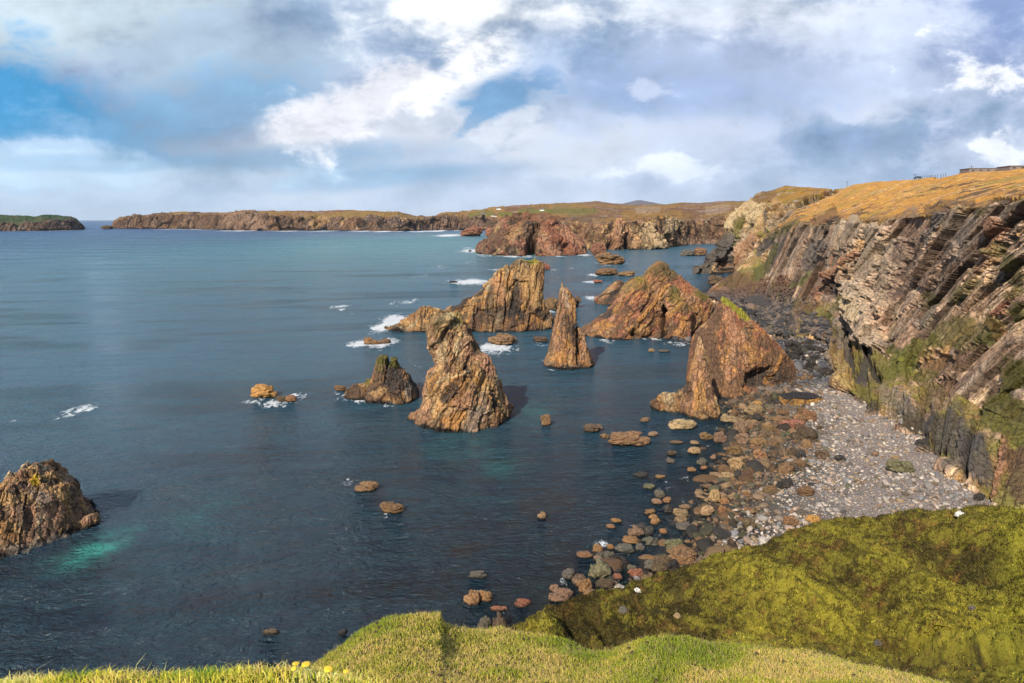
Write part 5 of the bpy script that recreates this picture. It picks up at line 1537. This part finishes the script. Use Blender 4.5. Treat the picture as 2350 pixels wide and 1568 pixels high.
# ------------------------------------------------------------------ grassy slopes in front
def blades(name, base, nrm, h, wid, cols, seed, label, lean=.6, gain=1.0):
    r = np.random.default_rng(seed)
    n = len(base)
    th = r.uniform(0, 6.28, n)
    side = np.stack([np.cos(th), np.sin(th), 0 * th], -1)
    ln = r.normal(0, lean, (n, 2)) + np.array([-.15, .1])
    d = np.stack([ln[:, 0], ln[:, 1], np.ones(n)], -1)
    d /= np.linalg.norm(d, axis=-1, keepdims=True)
    up = np.array([0, 0, 1.0])
    m = base + (up * .75 + d * .25) * h[:, None] * .5
    t = base + d * h[:, None] - up * (h * .12)[:, None]
    s = side * wid[:, None]
    V = np.stack([base - s, base + s, m + s * .7, m - s * .7, t], 1)
    k = (np.arange(n) * 5)[:, None]
    tri = np.concatenate([k + np.array([[0, 1, 2]]), k + np.array([[0, 2, 3]]), k + np.array([[3, 2, 4]])])
    C = np.repeat(cols[:, None] * gain, 5, 1)
    o = mk(name, V, tri, C, M_BLADE)
    tag(o, label, 'grass', kind='stuff')


def on_grid(P, n, seed, vmin=0, vmax=1):
    r = np.random.default_rng(seed)
    nv, nu = P.shape[:2]
    v = r.uniform(vmin, vmax, n) * (nv - 1.001)
    u = r.uniform(0, 1, n) * (nu - 1.001)
    i, j = v.astype(int), u.astype(int)
    a, b = (v - i)[:, None], (u - j)[:, None]
    return (P[i, j] * (1 - a) * (1 - b) + P[i + 1, j] * a * (1 - b) + P[i, j + 1] * (1 - a) * b + P[i + 1, j + 1] * a * b), i, j


def pick(pal, n, r, P=None, sc_=1.0, seed=0):
    pal = np.array(pal)
    if P is None:
        k = r.integers(len(pal), size=n)
    else:
        t = (.5 + .9 * fbm(P / sc_, seed, 3)) * len(pal) + r.normal(0, .9, n)
        k = np.clip(t, 0, len(pal) - 1).astype(int)
    return pal[k] * r.uniform(.75, 1.25, (n, 1))


# nearest strip, at the photographer's feet
ncr = [(-300, 1570, 2.55), (0, 1562, 2.5), (200, 1553, 2.45), (430, 1538, 2.42), (560, 1530, 2.4), (700, 1540, 2.38), (790, 1552, 2.35), (870, 1574, 2.3), (1000, 1640, 2.15), (1400, 1750, 2.0), (2700, 1900, 1.9)]
nfr = [(-300, 2300, 1.2), (1200, 2500, 1.15), (2700, 2700, 1.1)]
nbk = [(x, y + 60, Y + .7) for x, y, Y in ncr]
nb2 = [(x, y + 620, Y + 1.2) for x, y, Y in ncr]
px = np.linspace(-250, 2600, 500)
Pn = sheet([nfr, ncr, nbk, nb2], px, [60, 14, 20])
Pn = smooth_rows(Pn, 6)
Pn[..., 2] += .035 * fbm(Pn / .28, 401, 4)
cn = np.broadcast_to(np.array((.12, .13, .03)), Pn.shape)
tag(mk('turf_land', Pn, gfaces(*Pn.shape[:2]), cn, M_TURF, smooth=True), kind='structure')
mk_cr = [(600, 1640, 9.5), (680, 1565, 9.4), (718, 1530, 9.3), (766, 1492, 9.2), (826, 1451, 9.2), (898, 1420, 9.2), (958, 1411, 9.2), (1008, 1411, 9.2), (1022, 1434, 9.2), (1054, 1445, 9.3), (1114, 1445, 9.4), (1150, 1438, 9.4), (1181, 1451, 9.2), (1222, 1459, 9.0), (1300, 1472, 8.7),
         (1370, 1492, 8.2), (1400, 1492, 8.0), (1433, 1483, 7.8), (1479, 1469, 7.6), (1594, 1474, 7.4), (1778, 1486, 7.2), (1916, 1511, 7.0), (2055, 1543, 6.8), (2147, 1568, 6.6), (2400, 1640, 6.2), (2700, 1720, 6.0)]
mfr = [(600, 2000, 3.2), (1200, 1990, 3.0), (2700, 2000, 2.8)]
mmd = [(600, 1760, 5.6), (900, 1640, 5.8), (1200, 1630, 5.8), (1500, 1620, 5.4), (2000, 1680, 4.8), (2700, 1800, 4.6)]
mb1 = [(x, y + 50, Y + 1.2) for x, y, Y in mk_cr]
mb2 = [(x, y + 500, Y + 2.4) for x, y, Y in mk_cr]
px = np.linspace(600, 2680, 700)
Pd = sheet([mfr, mmd, mk_cr, mb1, mb2], px, [60, 130, 14, 30])
Pd = smooth_rows(Pd, 5)
Pd[..., 2] += .10 * fbm(Pd / .9, 402, 4)
tag(mk('grass_mound_land', Pd, gfaces(*Pd.shape[:2]), np.broadcast_to(np.array((.13, .12, .03)), Pd.shape), M_TURF, smooth=True), kind='structure')

# the spur above the beach
scr = [(1100, 1470, 70), (1195, 1440, 70), (1230, 1416, 69), (1260, 1392, 68), (1290, 1381, 68), (1320, 1368, 69), (1382, 1356, 70), (1431, 1352, 70), (1443, 1334, 71), (1480, 1323, 72), (1504, 1315, 72), (1547, 1309, 72), (1566, 1303, 72), (1599, 1297, 72), (1657, 1281, 72),
       (1688, 1270, 72), (1755, 1247, 72), (1801, 1222, 72), (1870, 1206, 72), (1939, 1190, 72), (1999, 1188, 71), (2031, 1178, 71), (2100, 1173, 70), (2193, 1178, 69), (2239, 1162, 68), (2285, 1164, 67), (2350, 1176, 65), (2600, 1200, 60), (2800, 1230, 55)]
sfr = [(1000, 1800, 34), (1500, 1800, 30), (2200, 1800, 27), (2800, 1800, 22)]
smd = [(1000, 1560, 58), (1300, 1500, 60), (1600, 1490, 58), (2000, 1520, 54), (2350, 1500, 48), (2800, 1480, 40)]
sb1 = [(x, y + 34, Y + 4) for x, y, Y in scr]
sb2 = [(x, y + 190, Y + 6) for x, y, Y in scr]
px = np.linspace(1050, 2600, 900)
Ps = sheet([sfr, smd, scr, sb1, sb2], px, [140, 330, 26, 40])
Ps = smooth_rows(Ps, 6)
Ns = face_cam(Ps, gnormals(Ps))
sQ = proj(Ps)
# gullies and ribs that run down the slope
rib = fbm(np.stack([Ps[..., 0] / 5.0 + Ps[..., 1] / 14.0, Ps[..., 1] / 16.0, 0 * Ps[..., 0]], -1), 410, 4)
lum = fbm(Ps / 3.0, 411, 4)
nearcrest = sst(sQ[1] - np.interp(sQ[0], [p[0] for p in scr], [p[1] for p in scr]), 0, 60)
sd_ = (3.4 * rib + 1.5 * np.abs(lum)) * (.25 + .75 * nearcrest) + .22 * fbm(Ps / .8, 412, 3)
ter = np.abs(((Ps[..., 2] * .8 + .25 * Ps[..., 0] * .2 + .7 * lum) % 1.0) - .5)
sd_ = sd_ + .55 * ter
Ps2 = Ps + Ns * sd_[..., None]


def spur_col(P, Q, rib_):
    c = np.broadcast_to(np.array((.205, .178, .028)), P.shape).copy()
    n1 = fbm(P / 2.6, 420, 4)
    n2 = fbm(P / .9, 421, 4)
    n4 = fbm(P / .42, 422, 3)
    c = mixc(c, (.33, .29, .036), sst(rib_ + .5 * n1, .0, .35) * .8)
    c = mixc(c, (.035, .026, .015), sst(-rib_ * .9 + .7 * n1 + .6 * n2, .03, .30) * .68)
    c = mixc(c, (.26, .15, .04), sst(n2 - .4 * n1, .22, .45) * .6)
    c = mixc(c, (.035, .03, .014), sst(n4 + .5 * n2, .10, .35) * .5)
    c = mixc(c, (.28, .27, .03), sst(Q[0], 2240, 2330) * .5)  # right end painted paler to look sunlit
    return c


cs_ = spur_col(Ps, sQ, rib)
tag(mk('grass_slope_land', Ps2, gfaces(*Ps2.shape[:2]), cs_, M_HEATH, smooth=True), kind='structure')

r = np.random.default_rng(3)
b, i, j = on_grid(Pn, 70000, 1, .25, .80)
n = len(b)
q = proj(b)
h = r.uniform(.02, .06, n) * (1 + .8 * (r.random(n) < .03))
cn = pick([(.15, .25, .02), (.30, .34, .03), (.50, .44, .05), (.62, .50, .10), (.58, .42, .14), (.36, .40, .03), (.70, .56, .20)], n, r, b, .25, 430)
blades('grass', b, None, h, r.uniform(.0011, .0024, n), cn, 4, 'long yellow green grass blades at the very front of the cliff top', .75, 1.6)
b, i, j = on_grid(Pd, 120000, 2, .20, .90)
n = len(b)
h = r.uniform(.03, .075, n)
cd_ = pick([(.15, .19, .02), (.20, .23, .02), (.28, .26, .035), (.40, .32, .08), (.44, .31, .13), (.24, .27, .02), (.34, .31, .05)], n, r, b, 1.1, 431)
blades('grass', b, None, h, r.uniform(.003, .006, n), cd_, 5, 'short cropped green and straw grass on the rounded mound', .8, 1.85)
b, i, j = on_grid(Ps2, 90000, 3, .12, .90)
n = len(b)
h = r.uniform(.12, .34, n)
cc = spur_col(b, proj(b), rib[i, j]) * r.uniform(.6, 1.4, (n, 1)) * (.55 + .95 * sst(fbm(b / .55, 440, 3) + .3 * fbm(b / 1.6, 441, 3), -.25, .35))[:, None]
blades('heather_grass', b, None, h, r.uniform(.03, .07, n), cc, 6, 'rough moss and heather tufts on the shaded spur above the beach', .9)


b, i, j = on_grid(Ps2, 60000, 7, .12, .90)
k = fbm(b / 1.3, 450, 4) - .35 * rib[i, j] + .35 * fbm(b / .35, 451, 2)
b = b[k > .12][:14000]
n = len(b)
blades('heather_grass', b, None, r.uniform(.18, .5, n), r.uniform(.02, .05, n), np.array([(.055, .042, .018)]) * r.uniform(.5, 1.8, (n, 1)), 8, 'dark tufts of heather standing in the hollows of the spur', .6)
b, i, j = on_grid(Pd, 9000, 9, .25, .90)
n = len(b)
blades('grass', b, None, r.uniform(.07, .15, n), r.uniform(.0018, .0032, n), np.array([(.55, .44, .20)]) * r.uniform(.5, 1.2, (n, 1)), 10, 'dead straw stems standing out of the cropped mound', .9)


def stone_on(P, px_, py_, size, ck, label, name='stone', cat='stone'):
    Q = proj(P)
    k = np.argmin((Q[0] - px_) ** 2 + (Q[1] - py_) ** 2)
    p = P.reshape(-1, 3)[k]
    o = bpy.data.objects.new(name, JAG[int(rng.integers(5))])
    COL.objects.link(o)
    o.location = p + np.array([0, 0, size * .25])
    o.scale = (size, size * .8, size * .6)
    o.rotation_euler = (rng.uniform(-.3, .3), rng.uniform(-.3, .3), rng.uniform(0, 6))
    o.color = (*CK[ck], 1)
    tag(o, label, cat)
    return o


(a1, b1), (a2, b2), (a3, b3), (a4, b4) = cr(*c4, [(1728, 738), (115, 1110), (1315, 1375), (1780, 1200)])
stone_on(Ps2, a1, b1, .62, 'w', 'white angular stone on the crest of the grassy spur')
stone_on(Ps2, a2, b2, .45, 'w', 'white stone low on the left part of the grassy spur')
stone_on(Ps2, a3, b3, .55, 'g', 'grey stone lying in the heather above the near mound')
stone_on(Ps2, a4, b4, .40, 'g', 'small grey stone in the heather on the right half of the spur')
(a1, b1), (a2, b2) = cr(*d5, [(562, 1358), (965, 1400)])
stone_on(Ps2, a1, b1, .6, 'g', 'grey slab of stone showing through the heather left of centre of the spur')
stone_on(Ps2, a2, b2, .45, 't', 'pale stone showing through the heather in the middle of the spur')

# yellow waxcap mushrooms and droppings in the near grass
M_CAP = plain_mat('waxcap', (.80, .55, .03), .45, 20, .2)
M_STEM = plain_mat('stem', (.75, .62, .25), .6, 20, .2)
M_DROP = plain_mat('dropping', (.05, .03, .018), .8, 30, .4)


def lathe(prof, n=20):
    prof = np.array(prof, float)
    ph = np.linspace(0, 2 * np.pi, n, endpoint=False)
    return np.stack([prof[:, 0:1] * np.cos(ph), prof[:, 0:1] * np.sin(ph), np.broadcast_to(prof[:, 1:2], (len(prof), n))], -1)


Lc = lathe([(.001, .0), (.5, -.01), (.95, -.12), (1.0, -.22), (.9, -.25), (.5, -.12), (.15, -.1), (.001, -.1)])
Lc = Lc * (1 + .08 * fbm(Lc * 2, 3, 2))[..., None]
capm = mk('cap', Lc, gfaces(Lc.shape[0], Lc.shape[1], True), None, M_CAP, True, link=False)
Ls = lathe([(.16, -.1), (.14, -.6), (.15, -1.2), (.02, -1.25)], 10)
stmm = mk('stem', Ls, gfaces(Ls.shape[0], Ls.shape[1], True), None, M_STEM, True, link=False)
nQ = proj(Pn)
for k, (u, v, rad, lab) in enumerate([(100, 600, 34, 'yellow waxcap mushroom, leftmost of the upper pair in the front grass'), (200, 600, 42, 'large orange yellow waxcap mushroom, right one of the upper pair'), (400, 640, 40, 'pale straw coloured waxcap mushroom in the front grass'),
                                      (590, 665, 26, 'small yellow waxcap mushroom, rightmost in the front grass'), (70, 680, 24, 'small yellow waxcap mushroom at the left below the upper pair'), (145, 690, 34, 'yellow waxcap mushroom below the large orange yellow one'),
                                      (380, 710, 36, 'bright yellow waxcap mushroom below the pale straw coloured one')]):
    (x, y), = cr(700, 1480, 3.917, [(u, v)])
    kk = np.argmin((nQ[0] - x) ** 2 + (nQ[1] - y) ** 2)
    p = Pn.reshape(-1, 3)[kk]
    s = rad / 3.917 * .94 / F * 2.9
    e = bpy.data.objects.new('mushroom', None)
    COL.objects.link(e)
    e.location = p + np.array([0, 0, .002])
    for nm, me in (('cap', capm), ('stem', stmm)):
        oo = bpy.data.objects.new(nm, me)
        COL.objects.link(oo)
        oo.parent = e
        oo.scale = (s, s, s)
        oo.location = (0, 0, .036)
        oo.rotation_euler = (rng.uniform(-.3, .3), rng.uniform(-.2, .2), 0) if nm == 'cap' else (0, 0, 0)
    tag(e, lab, 'mushroom', 'yellow waxcaps in the front grass')
b, i, j = on_grid(Pd, 120, 12, .3, .85)
V0 = I1 * .019
V = V0[None] * np.random.default_rng(1).uniform(.6, 1.3, (len(b), 1, 1)) + b[:, None] + np.array([0, 0, .03])
tag(mk('dark_tufts_litter', V, (F1_[None] + (np.arange(len(b)) * len(V0))[:, None, None]).reshape(-1, 3), None, M_DROP), 'small dark droppings scattered over the cropped grass mound', 'droppings', kind='stuff')

# ------------------------------------------------------------------ things on the skyline
def box(name, cx, cy, cz, sx, sy, sz, mat, parent=None, rz=0.0):
    v = np.array([[a, b_, c_] for a in (-.5, .5) for b_ in (-.5, .5) for c_ in (-.5, .5)]) * np.array([sx, sy, sz])
    f = np.array([[0, 1, 3, 2], [4, 6, 7, 5], [0, 4, 5, 1], [2, 3, 7, 6], [0, 2, 6, 4], [1, 5, 7, 3]])
    o = mk(name, v, f, None, mat, parent=parent)
    o.location = (cx, cy, cz)
    o.rotation_euler = (0, 0, rz)
    return o


def empty(name, loc, rz=0):
    e = bpy.data.objects.new(name, None)
    COL.objects.link(e)
    e.location = loc
    e.rotation_euler = (0, 0, rz)
    return e


M_CONC = plain_mat('concrete', (.20, .17, .16), .9, .8, .35)
M_ROOF = plain_mat('roof_felt', (.16, .14, .13), .9, .8, .3)
M_DARK = plain_mat('dark_opening', (.03, .03, .03), .6)
M_POST = plain_mat('weathered_wood', (.10, .08, .06), .9)
M_CAR = plain_mat('car_paint', (.05, .08, .12), .3, 1, .1)
M_GLASS = plain_mat('car_glass', (.04, .06, .08), .1)
M_WHITE = plain_mat('white_render', (.75, .73, .68), .8)
skx = np.array(sorted(sky_r))
d2 = (2150, 380, 6.714)


def sky_pt(px_):
    y, Y = np.interp(px_, skx[:, 0], skx[:, 1]), np.interp(px_, skx[:, 0], skx[:, 2])
    return y, Y, PY(px_, y, Y)


def skyline_building(u0, u1, vt, vb, label, depth, annex=None):
    (xa, ya), (xb, yb) = cr(*d2, [(u0, vt), (u1, vb)])
    _, Y, p = sky_pt((xa + xb) / 2)
    Y += 6
    A, B = PY(xa, ya, Y), PY(xb, yb, Y)
    w, h = B[0] - A[0], (A[2] - B[2]) + 1.4
    e = empty('building', ((A[0] + B[0]) / 2, Y + depth / 2, A[2] - h), math.radians(-4))
    box('wall', 0, 0, h / 2 - .1, w, depth, h - .2, M_CONC, e)
    box('roof', 0, 0, h - .02, w + .5, depth + .5, .26, M_ROOF, e)
    for k in range(int(w / 3.5)):
        x = -w / 2 + 1.8 + k * 3.5
        box('window', x, -depth / 2 - .02, h * .68, 1.0, .08, .55, M_DARK, e)
    if annex:
        box('annex', w / 2 + 1.6, .4, h * .42, 3.2, depth * .7, h * .8, M_CONC, e)
    tag(e, label, 'building')


skyline_building(1478, 1975, 208, 268, 'long low flat roofed concrete building on the hill skyline', 8, True)
skyline_building(2150, 2700, 166, 215, 'flat roofed concrete building cut by the right edge on the skyline', 9)
# parked vehicle
(xc, yc), = cr(*d2, [(606, 398)])
_, Y, p = sky_pt(xc)
e = empty('parked_car', (p[0], Y, p[2] + .1))
prof = [(-2.1, .45), (-2.1, .95), (-1.3, 1.05), (-.8, 1.55), (1.2, 1.6), (1.9, 1.05), (2.1, .95), (2.1, .45)]
V = np.array([(x, s, z) for s in (-.85, .85) for x, z in prof])
n = len(prof)
fs = [[k, (k + 1) % n, (k + 1) % n + n, k + n] for k in range(n)]
o = mk('body', V, np.array(fs), None, M_CAR, parent=e)
fan = np.array([[0, k, k + 1] for k in range(1, n - 1)])
mk('side_panel', V, np.concatenate([fan, fan[:, ::-1] + n]), None, M_CAR, parent=e)
box('window', .2, 0, 1.32, 2.2, 1.74, .34, M_GLASS, e)
for x in (-1.3, 1.3):
    for s in (-.8, .8):
        W = lathe([(.01, -.1), (.34, -.1), (.34, .1), (.01, .1)], 16)[..., [0, 2, 1]]
        o = mk('wheel', W, gfaces(4, 16, True), None, M_DARK, parent=e)
        o.location = (x, s, .34)
tag(e, 'dark vehicle parked on the hill skyline beside a pole', 'vehicle')


def post(px_, h, label, grp=None, arm=0, name='fence_post'):
    _, Y, p = sky_pt(px_)
    e = empty(name, (p[0], Y - 1, p[2] - .3))
    box('shaft', 0, 0, h / 2, .16 if not arm else .22, .16, h, M_POST, e)
    box('cap' if not arm else 'crossarm', 0, 0, h - (.0 if not arm else .5), (.22 if not arm else arm), .2, .12, M_POST, e)
    tag(e, label, 'post' if not arm else 'pole', grp)


for u, lab in ((545, 'wooden pole with a crossarm on the skyline just left of the parked vehicle'), (1462, 'wooden pole with a crossarm at the left end of the long concrete building')):
    (x, _), = cr(*d2, [(u, 0)])
    post(x, 3.4, lab, None, 2.8, 'utility_pole')
for u in (668, 698, 730, 755, 778, 800, 820, 840, 880, 910, 965, 1005, 1045):
    (x, _), = cr(*d2, [(u, 0)])
    post(x, 2.0, 'thin fence post on the skyline right of the parked vehicle', 'fence posts right of the parked vehicle')
for u in (1355, 1380, 1405, 1432):
    (x, _), = cr(*d2, [(u, 0)])
    post(x, 1.9, 'thin fence post on the skyline left of the long building', 'fence posts left of the long building')
for u in (2070, 2090, 2110, 2130):
    (x, _), = cr(*d2, [(u, 0)])
    post(x, 1.9, 'thin fence post between the two concrete buildings', 'fence posts between the buildings')
for u, h, lab in ((1790, 4.0, 'short pole with crossarm on the middle of the golden skyline, left one'), (1915, 5.0, 'short pole on the middle of the golden skyline, right one'), (880, 3.0, 'thin pole on the skyline at the left end of the golden hill')):
    (x, _), = cr(1700, 440, 5.2275, [(u, 0)])
    post(x, h, lab, None, 1.6, 'utility_pole')

# scattered croft houses, a few pixels each
M_SLATE = plain_mat('slate_roof', (.10, .10, .11), .8)
for k, (u, v, Y, s, lab) in enumerate([(345, 152, 2900, 18, 'far white croft house on the moor below the left skyline'), (232, 183, 2500, 14, 'far dark roofed croft house at the left of the green fields'), (300, 200, 2400, 10, 'far tiny white croft house lower left of the green fields'),
                                       (322, 202, 2400, 9, 'far tiny white shed right of a croft house'), (655, 160, 2600, 16, 'far pale croft house in the middle of the green fields')]):
    (x, y), = cr(*c8, [(u, v)])
    p = PY(x, y, Y)
    e = empty('croft_house', p - np.array([0, 0, 1.0]))
    box('wall', 0, 0, s * .14, s, s * .5, s * .28, M_WHITE if k != 1 else M_CONC, e)
    V = np.array([(-s * .52, -s * .28, s * .28), (s * .52, -s * .28, s * .28), (s * .52, s * .28, s * .28), (-s * .52, s * .28, s * .28), (-s * .52, 0, s * .48), (s * .52, 0, s * .48)])
    mk('roof', V, np.array([[0, 1, 5, 4], [2, 3, 4, 5], [0, 4, 3, 3], [1, 2, 5, 5]])[:2], None, M_SLATE, parent=e)
    tag(e, lab, 'house')

def scree(n, seed):
    r = np.random.default_rng(seed)
    nv, nu = Pc.shape[:2]
    v = r.integers(14, 14 + 330, 60 * n)
    u = r.integers(0, int(nu * .45), 60 * n)
    p = Pc[v, u]
    q = proj(p)
    w = np.maximum(zonew(q, (1640, 680, 1760, 720, 55), 5, .2), zonew(q, (1760, 730, 1870, 775, 45), 6, .2))
    w = np.maximum(w, zonew(q, (1700, 668, 1790, 705, 60), 8, .2))
    w = np.maximum(w, .9 * zonew(q, (1650, 655, 1740, 640, 60), 7, .2))
    p = p[r.random(len(p)) < w][:n]
    n = len(p)
    q = proj(p)
    V0, F0 = I1, F1_
    sz = .55 * np.exp(r.normal(0, .45, n))
    red = sst(q[1], 700, 650)[:, None]
    c = np.array([(.07, .068, .07), (.12, .11, .105), (.20, .17, .15), (.05, .05, .055), (.28, .20, .15)])[r.integers(5, size=n)]
    c = c * (1 - red) + np.array([(.20, .11, .07)]) * r.uniform(.6, 1.4, (n, 1)) * red
    c = c * .62
    lump = 1 + .35 * fbm(V0[None] * 1.1 + r.uniform(0, 100, (n, 1, 3)), 3, 2)
    V = V0[None] * lump[..., None] * (sz[:, None] * r.uniform(.6, 1.4, (n, 3)) * np.array([1.2, 1.0, .6]))[:, None]
    th = r.uniform(0, 6.28, (n, 1))
    V = np.stack([V[..., 0] * np.cos(th) - V[..., 1] * np.sin(th), V[..., 0] * np.sin(th) + V[..., 1] * np.cos(th), V[..., 2] + .4 * V[..., 0]], -1) + p[:, None] + np.array([-.4, -.3, .5])
    tag(mk('scree_rubble', V, (F0[None] + (np.arange(n) * len(V0))[:, None, None]).reshape(-1, 3), np.repeat(c[:, None], len(V0), 1), M_PEB), 'dark broken scree stones on the slope behind the red fin', 'rubble', kind='stuff')


scree(9000, 8)


def tide_rubble(n, seed):
    r = np.random.default_rng(seed)
    x = r.uniform(10, 100, 60 * n)
    y = r.uniform(72, 235, 60 * n)
    sd = land_sd(x, y)
    cl = fbm(np.stack([x, y, 0 * x], -1) / 8, 71, 3)
    qx, qy = proj(np.stack([x, y, 0 * x], -1))
    k = (r.random(60 * n) < sst(sd + 8 * cl, -9, 1) * (1 - sst(sd + 9 * cl + (qy - 1060) * .03, 5, 14))) & (qx > 1300) & (qx < 1900) & (r.random(60 * n) < 1.25 - y / 220)
    x, y = x[k][:n], y[k][:n]
    n = len(x)
    z = ground_z(x, y)
    sz = .30 * np.exp(r.normal(0, .6, n))
    c = np.array([(.11, .065, .035), (.16, .095, .05), (.05, .038, .028), (.075, .07, .04), (.20, .13, .07), (.04, .036, .032)])[r.integers(6, size=n)] * r.uniform(.7, 1.3, (n, 1))
    V0 = I1
    q = V0[None] + r.uniform(0, 100, (n, 1, 3))
    lump = 1 + .45 * fbm(q * 1.1, 3, 2)
    V = V0[None] * lump[..., None] * (sz[:, None] * r.uniform(.6, 1.5, (n, 3)) * np.array([1.1, 1.0, .7]))[:, None]
    th = r.uniform(0, 6.28, (n, 1))
    V = np.stack([V[..., 0] * np.cos(th) - V[..., 1] * np.sin(th), V[..., 0] * np.sin(th) + V[..., 1] * np.cos(th), V[..., 2] + .3 * V[..., 0]], -1) + np.stack([x, y, z + .3 * sz], -1)[:, None]
    tag(mk('tideline_rubble', V, (F1_[None] + (np.arange(n) * len(V0))[:, None, None]).reshape(-1, 3), np.repeat(c[:, None], len(V0), 1), M_PEB), 'brown weedy rubble along the tideline of the cove', 'rubble', kind='stuff')


tide_rubble(3200, 9)

# the huge slab at the beach head: black wet top, ochre side
V = stone_mesh('tmp', 811, .30, I5, F5, stretch=.6, tilt=8)
Vv = np.empty(len(V.vertices) * 3, np.float32)
V.vertices.foreach_get('co', Vv)
Vv = Vv.reshape(-1, 3).astype(float)
bpy.data.meshes.remove(V)
(ax, ay), (bx, by_) = cr(*d7, [(1300, 950), (1775, 1185)])
Ysl = float(YZ((ax + bx) / 2, by_, 1.0))
ws = (bx - ax) / F * Ysl / 2
pz = Vv.copy()
pz[:, 2] = np.clip(pz[:, 2], -1, .62) + .10 * pz[:, 0]
nb = 0.25 * fbm(Vv * 3, 5, 4)
cs2 = np.where((pz[:, 2] + .5 * nb > .50)[:, None], np.array([(.045, .04, .045)]), np.array([(.42, .23, .07)])) * (0.8 + .5 * fbm(Vv * 6, 9, 3))[:, None]
cs2 = mixc(cs2, PAL['dark'], sst(fbm(Vv * np.array([5, 5, 2]), 8, 4), .1, .3) * .7)
o = mk('boulder', pz * np.array([ws, ws * .62, ws * .55]) + np.array([float(ray((ax + bx) / 2, by_)[0]) * (Ysl + ws * .7), Ysl + ws * .7, 1.0 + ws * .12]), F5, cs2, M_STACK)
tag(o, 'huge slab of rock with black top and ochre side lying at the beach head', 'boulder')

# thin sea air: one closed box round everything
m = bpy.data.materials.new('haze_air')
m.use_nodes = True
m.node_tree.nodes.clear()
g = NT(m.node_tree)
out = g.new('ShaderNodeOutputMaterial')
pv = g.new('ShaderNodeVolumePrincipled')
pv.inputs['Color'].default_value = (.80, .88, 1.0, 1)
pv.inputs['Density'].default_value = 0.9e-5
g.l.new(pv.outputs[0], out.inputs['Volume'])
o = box('haze', 0, 28000, 300, 130000, 70000, 640, m)
tag(o, kind='stuff')
